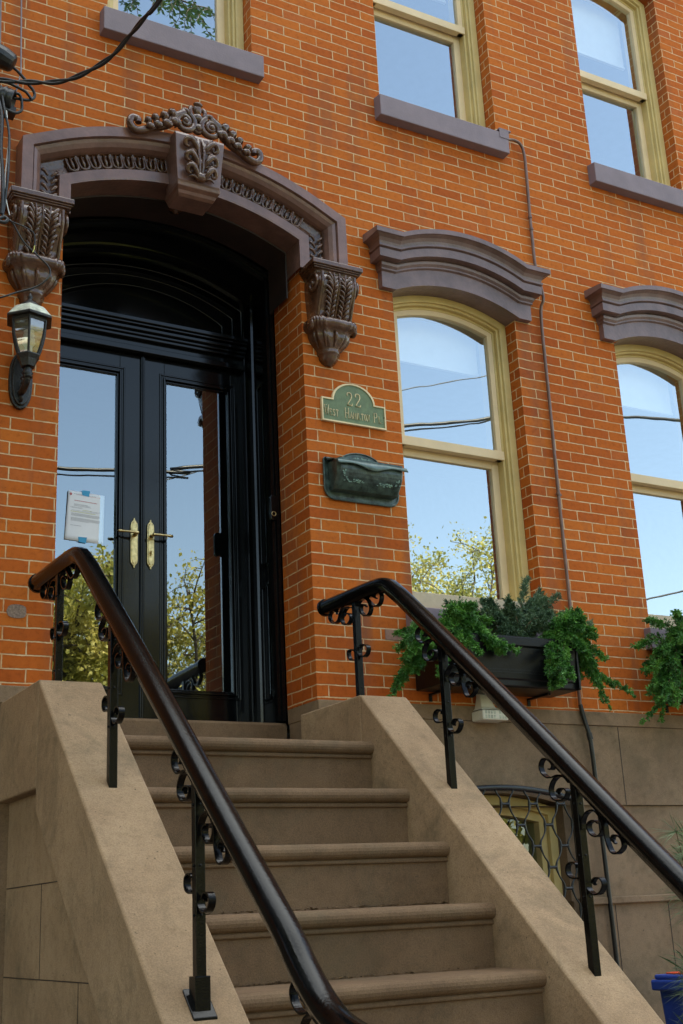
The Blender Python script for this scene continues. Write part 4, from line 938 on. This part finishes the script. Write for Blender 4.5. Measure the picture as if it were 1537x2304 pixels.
mb = MB(); mb.tube(cr([(-1.815,-.19,2.98),(-1.80,-.2,2.80),(-1.815,-.22,2.55),(-1.81,-.24,2.42),(-1.79,-.245,2.33)]), .0032, 6); mb.build('white_wire', 'whitepipe', WB)
mb = MB(); mb.tube(cr([(-1.83,-.24,2.33),(-1.799,-.24,2.306),(-1.768,-.24,2.286),(-1.716,-.24,2.202),(-1.646,-.24,2.142),(-1.588,-.24,2.094),(-1.573,-.24,2.055),(-1.592,-.24,2.01),(-1.641,-.22,1.968),(-1.731,-.2,1.928),(-1.82,-.18,1.885),(-2.0,-.02,1.86)]), .0048, 8)
LW = tag(mb.build('loose_wire', 'rubber'), 'thin black wire looping over the left corbel and past the lantern top', 'wire')
mb = MB(); mb.tube(cr([(-1.80,-.245,2.305),(-1.771,-.25,2.291),(-1.715,-.25,2.28),(-1.668,-.25,2.257),(-1.659,-.25,2.211),(-1.660,-.25,2.185)]), .0038, 6); mb.build('wire_end', 'rubber', LW)
mb = MB(); mb.tube(cr([(-1.660,-.25,2.185),(-1.661,-.25,2.165),(-1.668,-.25,2.145)]), .0022, 6); mb.build('yellow_wire', 'hilite', LW)
mb = MB(); mb.tube([(-1.715, -.03, 6.8), (-1.722, -.04, 3.824), (-1.714, -.06, 3.341), (-1.742, -.10, 3.198), (-1.79, -.12, 3.071)], .0042, 6)
tag(mb.build('grey_wire', 'greywire'), 'thin grey wire running straight up the brick to the top edge, the right of two', 'wire')
mb = MB(); mb.tube([(-1.838, -.03, 6.8), (-1.835, -.04, 3.782), (-1.829, -.05, 3.446)], .0042, 6)
tag(mb.build('grey_wire', 'greywire'), 'thin grey wire ending at the black connector, the left of two', 'wire')
mb = MB(); mb.tube([(-1.820, -.05, 3.06), (-1.815, -.05, 2.9), (-1.812, -.05, 2.60), (-1.83, -.05, 0.2)], .016, 10)
tag(mb.build('white_conduit', 'whitepipe'), 'white vertical conduit at the left edge behind hanging black wires', 'pipe')
# ================================================================= WINDOW BOXES, LIGHT, GRILLE
def planter(x0, x1, label):
    B = thing('window_box', label, 'planter', 'black window boxes under the parlour windows')
    mb = MB(); n = 0
    pr = [(-.30, .045), (-.315, .052), (-.315, .085), (-.322, .09), (-.335, .27), (-.345, .275), (-.345, .325), (-.335, .33), (-.325, .33), (-.31, .10), (-.07, .10), (-.065, .33), (-.055, .33), (-.055, .045)]
    mb.prism(pr, x0, x1); mb.box(x0-.006, x0+.01, -.34, -.055, .045, .33); mb.box(x1-.01, x1+.006, -.34, -.055, .045, .33); mb.build('trough', 'planter', B, .004)
    mb = MB()
    for z in (.125, .14, .255, .24): mb.box(x0+.002, x1-.002, -.331 if z > .2 else -.326, -.31, z-.003, z+.003)
    mb.build('ridge', 'planter', B)
    mb = MB(); mb.box(x0+.01, x1-.01, -.323, -.068, .29, .305); mb.build('soil', 'soil', B)
    for x in (x0+.12, x1-.12): mb = MB(); mb.box(x-.010, x+.010, -.20, -.003, .034, .0445); mb.box(x-.010, x+.010, -.010, -.003, .0, .034); mb.build('bracket', 'planter', B)
planter(.60, 1.53, 'black plastic window box under the first parlour window, right of the handrail bend')
planter(2.38, 3.31, 'black plastic window box at the right edge, mostly hidden by juniper')
def spray(mb, path, n, spread, ln, wid, droop=.0, dens=1.0, rnd=random):
    "fuzzy conifer shoot along a path: many short pointed leaflets on side twigs"
    P_ = cr(path, 8)
    for i in range(n):
        t = i/n; k = min(len(P_)-2, int(t*(len(P_)-1))); p = P_[k].lerp(P_[k+1], random.random()); tg = (P_[k+1]-P_[k]).normalized()
        taper = 1-.55*t
        d = Vector((random.gauss(0, 1), random.gauss(0, 1), random.gauss(0, 1))); d = (d-tg*d.dot(tg)*.6).normalized()
        d = (d+tg*.7+Vector((0, 0, -droop))).normalized(); L = spread*taper*random.uniform(.4, 1.1)
        e = p+d*L
        m_ = 13
        for j in range(m_):
            q = p.lerp(e, (j+.6)/m_); dd = (d+Vector((random.gauss(0, .6), random.gauss(0, .6), random.gauss(0, .6)))).normalized(); l2 = ln*random.uniform(.6, 1.2)
            s_ = dd.orthogonal().normalized(); s_ = (Matrix.Rotation(random.uniform(0, 6.28), 3, dd) @ s_)*wid
            mb.add([q-s_, q+dd*l2*.5+s_*.9, q+dd*l2, q+dd*l2*.4-s_*1.4], [(0, 1, 2, 3)])
def plant(name, label, cat, material, paths, stem='twig', group=None):
    O = thing(name, label, cat, group); mb = MB(); st = MB()
    for pth, n, sp, ln, wd_, dr in paths:
        spray(mb, pth, n, sp, ln, wd_, dr); P_ = cr(pth, 4); st.tube(P_, [.004*(1-.7*i/len(P_)) for i in range(len(P_))], 5)
    mb.build('foliage', material, O); st.build('stem', stem, O)
    return O
random.seed(21)
def burst(cx, cy, cz, ends, n, sp, ln, wd_, dr, arch=.08, jit=.04):
    out_ = []
    for e in ends:
        a = Vector((cx+random.gauss(0, .03), cy+random.gauss(0, .025), cz)); e = Vector(e)+Vector((random.gauss(0, jit), random.gauss(0, jit*.6), random.gauss(0, jit)))
        mid = a.lerp(e, .45)+Vector((0, 0, arch)); out_.append(([a, mid, a.lerp(e, .75)+Vector((0, 0, arch*.4)), e], n, sp, ln, wd_, dr))
    return out_
G1 = 'junipers in the window boxes'
ends = []
for i in range(16): ends.append((random.uniform(.60, .98), random.uniform(-.40, -.22), random.uniform(.30, .47)))
for i in range(9): ends.append((random.uniform(.36, .50), random.uniform(-.34, -.22), random.uniform(.05, .34)))
for i in range(4): ends.append((random.uniform(.30, .42), -.25, random.uniform(.0, .12)))
for i in range(6): ends.append((random.uniform(.50, .60), -.36, random.uniform(.02, .2)))
for i in range(9): ends.append((random.uniform(.62, .98), -.40, random.uniform(.12, .30)))
ends += [(1.06, -.40, .225), (.95, -.40, .26), (1.0, -.40, .25)]
plant('trailing_juniper', 'bright green juniper spilling over the left end of the first window box', 'juniper', 'jun_bright', burst(.72, -.22, .33, ends, 135, .062, .017, .0031, .25), group=G1)
ends = []
for i in range(24): ends.append((random.uniform(.95, 1.5), random.uniform(-.32, -.12), random.uniform(.38, .52)))
for i in range(8): ends.append((random.uniform(1.40, 1.60), random.uniform(-.25, -.12), random.uniform(.55, .66)))
ends += [(1.70, -.22, .50), (1.64, -.22, .52), (.80, -.2, .55)]
plant('spreading_juniper', 'blue green wispy juniper standing up in the middle of the first window box', 'juniper', 'jun_blue', burst(1.18, -.2, .32, ends, 110, .05, .024, .0020, -.2, arch=.05), group=G1)
ends = []
for i in range(20): ends.append((random.uniform(1.34, 1.66), random.uniform(-.42, -.24), random.uniform(.26, .46)))
for i in range(18): ends.append((random.uniform(1.24, 1.44), random.uniform(-.44, -.34), random.uniform(.03, .26)))
for i in range(12): ends.append((random.uniform(1.56, 1.72), random.uniform(-.36, -.2), random.uniform(.10, .32)))
O_ = burst(1.48, -.24, .33, ends, 135, .062, .017, .0031, .25)
for e in ((2.02, -.26, .045), (1.80, -.26, -.04), (1.97, -.26, .08), (1.75, -.27, .0), (1.86, -.25, .10)):
    O_.append(([(1.52, -.25, .34), (1.62, -.30, .30), (1.70, -.28, .17), e], 190, .040, .015, .0030, .2))
plant('trailing_juniper', 'bright green juniper with long runners hanging off the right end of the first window box', 'juniper', 'jun_bright', O_, group=G1)
ends = []
for i in range(34): ends.append((random.uniform(2.12, 2.75), random.uniform(-.42, -.2), random.uniform(.1, .50)))
for i in range(10): ends.append((random.uniform(2.14, 2.24), random.uniform(-.38, -.25), random.uniform(-.02, .2)))
O_ = burst(2.5, -.24, .34, ends, 135, .064, .017, .0031, .25)
for e in ((2.03, -.26, -.12), (2.10, -.27, -.07), (2.18, -.27, -.1)): O_.append(([(2.40, -.25, .34), (2.26, -.32, .25), (2.22, -.28, .05), e], 100, .04, .017, .0034, .2))
plant('trailing_juniper', 'bright green juniper hanging over the window box at the right edge', 'juniper', 'jun_bright', O_, group=G1)
plant('spreading_juniper', 'blue green wispy juniper at the right edge behind bright green juniper', 'juniper', 'jun_blue', burst(2.62, -.2, .34, [(random.uniform(2.42, 2.8), -.22, random.uniform(.48, .62)) for i in range(14)], 60, .045, .022, .0022, -.2, arch=.05), group=G1)
# outdoor light under the window box
OL = thing('flood_light', 'cream plastic outdoor light with slotted face below the first window box', 'light fixture')
mb = MB(); rg = []
for z, w_, d_ in ((.055, .030, .03), (.02, .036, .05), (-.03, .05, .07), (-.045, .065, .09)): rg.append([(1.06-w_, -.012, z), (1.06-w_, -.012-d_, z), (1.06+w_, -.012-d_, z), (1.06+w_, -.012, z)])
mb.rings(rg, smooth=False); mb.build('mount', 'whiteplastic', OL, .005)
mb = MB(); mb.box(.985, 1.165, -.125, -.012, -.108, -.050); mb.build('head', 'whiteplastic', OL, .010)
mb = MB()
for i in range(8):
    if i == 4: continue
    if i in (0, 5): mb = MB()
    for j in range(2): x = 1.002+i*.0195; mb.box(x, x+.012, -.127, -.1245, -.100+j*.026, -.080+j*.026)
    if i in (3, 7): mb.build('slot_row', 'bird', OL)
# window guard
WG = thing('window_guard', 'black cast iron honeycomb guard over the basement window behind the stoop', 'window guard')
gx0, gx1, gy = .58, 1.655, -.055
def gtop(x): xx = (x-1.12)/.535; return -.475-.07*xx*xx
mb = MB(); P_ = [(gx0, gy, -2.0)]+[(gx0+(gx1-gx0)*i/20, gy, gtop(gx0+(gx1-gx0)*i/20)) for i in range(21)]+[(gx1, gy, -2.0)]
mb.tube(P_[:1]+P_[1:-1]+P_[-1:], .017, 8); mb.box(gx1-.028, gx1+.022, gy-.026, gy+.026, -1.30, -.53); mb.box(gx0-.02, gx0+.02, gy-.02, gy+.02, -1.3, -.56)
for z in (-.98, -1.28): mb.box(gx1-.01, gx1+.01, gy, -.0, z-.01, z+.01); mb.box(gx0-.01, gx0+.01, gy, -.0, z-.01, z+.01)
mb.build('outer_frame', 'castiron', WG)
mb = MB(); px_, pz_ = .197, .232
for row in range(-1, 14):
    for col in range(0, 7):
        x = .545+col*px_+(px_/2 if row % 2 else 0); z = -.565-row*pz_/2
        if x < gx0-.02 or x > gx1+.04: continue
        ztop = gtop(x)
        hl = .026
        if z < ztop: mb.tube([(x-hl, gy, z), (x, gy, z), (x+hl, gy, z)], [.011, .0075, .011], 6)
        for s2 in (-1, 1):
            a = Vector((x+s2*hl, gy, z)); b = Vector((x+s2*(px_/2-hl), gy, z-pz_/2)); md = a.lerp(b, .5)+Vector((-s2*.004, -.004, 0))
            pp = cr([a, a.lerp(b, .25)+Vector((s2*-.006, -.004, 0)), md, a.lerp(b, .75)+Vector((s2*.006, -.004, 0)), b], 3)
            pp = [p for p in pp if p.z < gtop(p.x) and p.x < gx1 and p.x > gx0]
            if len(pp) > 2: mb.tube(pp, [.009-.004*math.sin(math.pi*i/(len(pp)-1)) for i in range(len(pp))], 6)
mb.build('honeycomb', 'castiron', WG)
# ================================================================= AREAWAY: bin and shrub
BN = thing('recycling_bin', 'blue plastic bin with red lid edge standing at the lower right by the wall', 'bin')
mb = MB(); cx, cy = 2.02, -.66
rg = [[(cx+sx*w_, cy+sy*w_, z) for sx, sy in ((-1, -1), (1, -1), (1, 1), (-1, 1))] for w_, z in ((.19, -2.68), (.245, -1.56))]
mb.rings(rg, smooth=False); mb.build('body', 'bluebin', BN, .02, seg=3)
mb = MB(); mb.box(cx-.27, cx+.27, cy-.27, cy+.27, -1.575, -1.52); mb.box(cx-.255, cx+.255, cy-.255, cy+.255, -1.52, -1.495); mb.build('rim', 'bluebin', BN, .010)
mb = MB(); mb.box(cx-.20, cx+.22, cy-.22, cy+.22, -1.4955, -1.486); mb.build('lid', 'redplastic', BN, .008)
PS = thing('potted_pine', 'long needled green shrub at the lower right edge in front of the blue bin', 'shrub')
random.seed(31); mb = MB(); st = MB(); c = Vector((1.60, -1.1, -2.25))
nn_ = 0
for i in range(46):
    e = Vector((c.x+random.gauss(0, .13), c.y+random.gauss(0, .12), random.choice((random.uniform(-1.0, -.75), random.uniform(-1.55, -1.30), random.uniform(-1.9, -1.5)))))
    P_ = cr([c, c.lerp(e, .5)+Vector((0, 0, .1)), e], 6); st.tube(P_, [.008*(1-.8*k/len(P_)) for k in range(len(P_))], 5)
    for k in range(130):
        q = P_[int(len(P_)*random.uniform(.72, .999))]; d = Vector((random.gauss(0, 1), random.gauss(0, 1), random.gauss(.25, .9))).normalized(); L = random.uniform(.09, .20)
        s_ = d.orthogonal().normalized()*.0016; bend = Vector((0, 0, -.02))
        mb.add([q-s_, q+s_, q+d*L*.6+s_*.8, q+d*L+bend, q+d*L*.6-s_*.8], [(0, 1, 2, 3, 4)])
mb.build('foliage', 'pine', PS); st.build('stem', 'twig', PS)
mb = MB(); mb.lathe([(.12, -2.69), (.17, -2.32), (.185, -2.315), (.185, -2.27), (.165, -2.27), (.15, -2.31), (.01, -2.31)], (1.60, -1.1, 0), 24); mb.build('pot', 'planter', PS)

# ================================================================= GROUND AND STREET
mb = MB(); mb.add([(-300, -300, -2.86), (300, -300, -2.86), (300, 300, -2.86), (-300, 300, -2.86)], [(0, 1, 2, 3)]); struct(mb.build('ground', 'lawn'))
mb = MB(); mb.box(-40, 40, -7.2, 10, -2.85, -2.70); struct(mb.build('sidewalk', 'walk'))
mb = MB(); mb.box(-40, 40, -7.36, -7.204, -2.85, -2.698); struct(mb.build('kerb', 'kerb', None, .02))
mb = MB(); mb.box(-80, 80, -16.0, -7.364, -2.856, -2.84); struct(mb.build('road', 'asphalt'))
mb = MB(); mb.box(-80, 80, -19.0, -16.004, -2.855, -2.70); struct(mb.build('far_sidewalk', 'walk'))
# ================================================================= ACROSS THE STREET (reflections in the glass, plus foliage added to block light)
def tree(name, label, x, y, h, rad, nleaf, leafm, group, lsz=.11, trunk=.16, sparse=1.0, seed=1, cz=None):
    random.seed(seed); O = thing(name, label, 'tree', group)
    st = MB(); zb_ = -2.86; base = Vector((x, y, zb_)); tips = []
    st.tube([base, base+Vector((.05, 0, h*.2)), base+Vector((-.05, .05, h*.42))], [trunk, trunk*.8, trunk*.6], 10)
    top = base+Vector((-.05, .05, h*.42))
    for i in range(14):
        a = 2*math.pi*i*5/14+random.uniform(-.3, .3); el = random.uniform(.25, 1.35); L = h*random.uniform(.35, .56)
        e = top+Vector((math.cos(a)*math.cos(el)*rad*1.1, math.sin(a)*math.cos(el)*rad*1.1, math.sin(el)*L)); md = top.lerp(e, .5)+Vector((random.gauss(0, .2), random.gauss(0, .2), .3))
        P_ = cr([top-Vector((0, 0, random.uniform(0, h*.12))), md, e], 5); st.tube(P_, [trunk*.45*(1-.85*k/len(P_)) for k in range(len(P_))], 6)
        for j in range(12):
            s0 = P_[random.randint(3, len(P_)-1)]; e2 = s0+Vector((random.gauss(0, 1), random.gauss(0, 1), random.gauss(.35, .8))).normalized()*random.uniform(.5, 1.5)*rad*.38
            P2 = cr([s0, s0.lerp(e2, .5)+Vector((0, 0, .12)), e2], 4); st.tube(P2, [trunk*.14*(1-.8*k/len(P2)) for k in range(len(P2))], 5); tips.append(P2)
            for q in range(3):
                s1_ = P2[random.randint(3, len(P2)-1)]; e3 = s1_+Vector((random.gauss(0, 1), random.gauss(0, 1), random.gauss(.2, .7))).normalized()*random.uniform(.25, .6)
                P3_ = [s1_, s1_.lerp(e3, .5)+Vector((0, 0, .05)), e3]; st.tube(P3_, [.012, .008, .003], 4); tips.append(P3_)
    st.build('trunk', 'bark', O)
    mb = MB()
    for i in range(nleaf):
        P2 = random.choice(tips); p = P2[random.randint(len(P2)//2, len(P2)-1)]+Vector((random.gauss(0, .16), random.gauss(0, .16), random.gauss(0, .16)))
        n_ = Vector((random.gauss(0, 1), random.gauss(0, 1), random.gauss(.6, 1))).normalized(); s_ = n_.orthogonal().normalized(); s_ = Matrix.Rotation(random.uniform(0, 6.28), 3, n_) @ s_; t_ = n_.cross(s_); L = lsz*random.uniform(.5, 1.2)
        mb.add([p, p+s_*L*.5+t_*L*.3, p+s_*L, p+s_*L*.5-t_*L*.3], [(0, 1, 2, 3)])
    mb.build('crown', leafm, O)
    return O
GT = 'trees across the street'
tree('street_tree', 'full leafy yellow green tree across the street reflected in the left door glass', 4.6, -19.5, 11.2, 3.2, 34000, 'spring', GT, .15, .2, seed=2)
tree('street_tree', 'loose yellow green tree across the street reflected beside the right door handle', 8.3, -20.0, 10.6, 2.3, 15000, 'spring', GT, .12, .17, seed=3)
tree('street_tree', 'round yellow green tree across the street reflected in the first parlour window', 15.2, -20.0, 12.2, 3.0, 30000, 'spring', GT, .11, .18, seed=5)
tree('street_tree', 'low yellow green tree across the street reflected at the foot of the second parlour window', 22.5, -21.0, 9.2, 2.4, 7000, 'spring', GT, .11, .18, seed=6)
tree('street_tree', 'darker tree across the street between two yellow green ones', 11.6, -25.0, 9.2, 2.6, 8000, 'locust', GT, .14, .2, seed=8)
tree('street_tree', 'tall tree across the street left of all other trees', .5, -22.0, 9.5, 2.8, 8000, 'spring', GT, .13, .2, seed=9)
GK = 'added trees left of the stoop that block light'  # unseen dense trees, added to keep light off the left-facing sides
tree('light_blocking_tree', 'big dense tree added at the near kerb just left of the stoop, outside the picture, to block light', -7.5, -7.6, 12.5, 4.2, 15000, 'locust', GK, .30, .3, seed=12)
tree('light_blocking_tree', 'big dense tree added at the near kerb farthest left along the street to block light', -13.5, -7.8, 12.0, 4.2, 12000, 'locust', GK, .32, .3, seed=13)
tree('light_blocking_tree', 'big dense tree added close to the house front left of the stoop to block light', -6.8, -3.2, 11.0, 3.2, 12000, 'locust', GK, .28, .25, seed=14)
# hanging locust branch near the house, reflected in the upper left window
random.seed(41); LB = thing('locust_branch_tree', 'tall locust tree at the kerb whose feathery twigs hang into the upper left window reflection', 'tree')
st = MB(); mb = MB()
base = Vector((-1.6, -6.9, -2.7)); top = Vector((-1.2, -6.4, 8.5))
st.tube(cr([base, base.lerp(top, .5)+Vector((.1, 0, 0)), top], 5), [.16, .15, .14, .14, .13, .13, .12, .11, .10, .09, .08], 10)
for e in ((1.25, -5.0, 9.25), (1.0, -5.0, 9.4), (1.55, -5.0, 9.4), (.7, -5.0, 9.5), (1.9, -5.0, 9.0)):
    P_ = cr([top, top.lerp(Vector(e), .5)+Vector((0, 0, 1.0)), Vector(e)+Vector((0, 0, .25))], 8); st.tube(P_, [.04*(1-.85*k/len(P_)) for k in range(len(P_))], 6)
    for j in range(16):
        s0 = P_[random.randint(len(P_)-6, len(P_)-1)]; L = random.uniform(.25, .5); e2 = s0+Vector((random.gauss(0, .18), random.gauss(0, .15), -L)); P2 = cr([s0, s0.lerp(e2, .5)+Vector((random.gauss(0, .05), 0, .05)), e2], 5)
        st.tube(P2, .004, 4)
        for k in range(34):
            q = P2[random.randint(0, len(P2)-1)]; d = Vector((random.choice((-1, 1))*random.uniform(.5, 1), random.gauss(0, .5), random.uniform(-.9, -.1))).normalized(); s_ = d.orthogonal().normalized()*.012; L2 = random.uniform(.05, .10)
            mb.add([q, q+d*L2*.5+s_, q+d*L2, q+d*L2*.5-s_], [(0, 1, 2, 3)])
st.build('trunk', 'bark', LB); mb.build('crown', 'locust', LB)
random.seed(77); mb = MB()  # leaf mass added behind the far trees to block the low sky
for i in range(30000):
    x = random.uniform(-45, 60); y = -24-random.random()**1.5*5; top_ = 3.4+1.6*noise.noise((x*.16, 3.3, 0))+.7*noise.noise((x*.7, 1.3, 0))+(-22-y)*.1
    if 1 < x < 21: top_ -= .4
    z = -2.85+(top_+2.85)*random.random()**.8; p = Vector((x, y, z)); n_ = Vector((random.gauss(0, 1), random.gauss(.8, 1), random.gauss(.3, 1))).normalized(); s_ = n_.orthogonal().normalized(); s_ = Matrix.Rotation(random.uniform(0, 6.28), 3, n_) @ s_; t_ = n_.cross(s_); L = random.uniform(.25, .55)
    mb.add([p, p+s_*L*.5+t_*L*.3, p+s_*L, p+s_*L*.5-t_*L*.3], [(0, 1, 2, 3)])
wd = mb.build('sky_blocking_thicket', 'spring'); wd['kind'] = 'stuff'
# overhead lines between the poles on the far kerb
def wire(pts, r_, label):
    mb = MB(); mb.tube(cr(pts, 8), r_, 6); tag(mb.build('overhead_wire', 'rubber'), label, 'wire', 'overhead wires along the street')
wire([(-30, -9, 5.6), (1.67, -9, 5.04), (3.29, -9, 5.30), (6.81, -9, 6.13), (8.52, -9, 6.44), (11.4, -9, 6.96), (12.8, -9, 7.27), (40, -9, 9.5)] if False else [(-20, -9, 3.0), (1.6, -9, 5.08), (3.6, -9, 5.36), (7.6, -9, 6.28), (12.0, -9, 7.08), (30, -9, 8.6)], .030, 'thick overhead cable crossing all the window reflections')
wire([(-20, -9.05, 2.9), (1.6, -9.05, 5.0), (3.6, -9.05, 5.30), (7.6, -9.05, 6.22), (12.0, -9.05, 7.10), (30, -9.05, 8.5)], .014, 'thin overhead line twisted beside the thick cable')
wire([(3.0, -9.3, 5.10), (3.9, -9.3, 5.42), (6.8, -9.3, 6.76), (8.5, -9.3, 7.36), (14, -9.3, 9.2)], .009, 'thin overhead wire slanting above the thick cable in the first parlour window')
wire([(9.5, -9.6, 3.2), (11.4, -9.6, 3.68), (12.24, -9.6, 3.92), (20, -9.6, 6.0)], .016, 'pale overhead wire low in the second parlour window reflection')
for x, lb in ((-20, 'tall utility pole at the left end of the overhead wires'), (30, 'tall utility pole at the right end of the overhead wires')):
    UP = thing('utility_pole', lb, 'utility pole', 'utility poles'); mb = MB(); mb.tube([(x, -9, -2.84), (x, -9, 10.5)], .15, 12); mb.build('mast', 'bark', UP); mb = MB(); mb.box(x-.06, x+.06, -10.2, -7.9, 9.2, 9.35); mb.build('cross_arm', 'bark', UP)
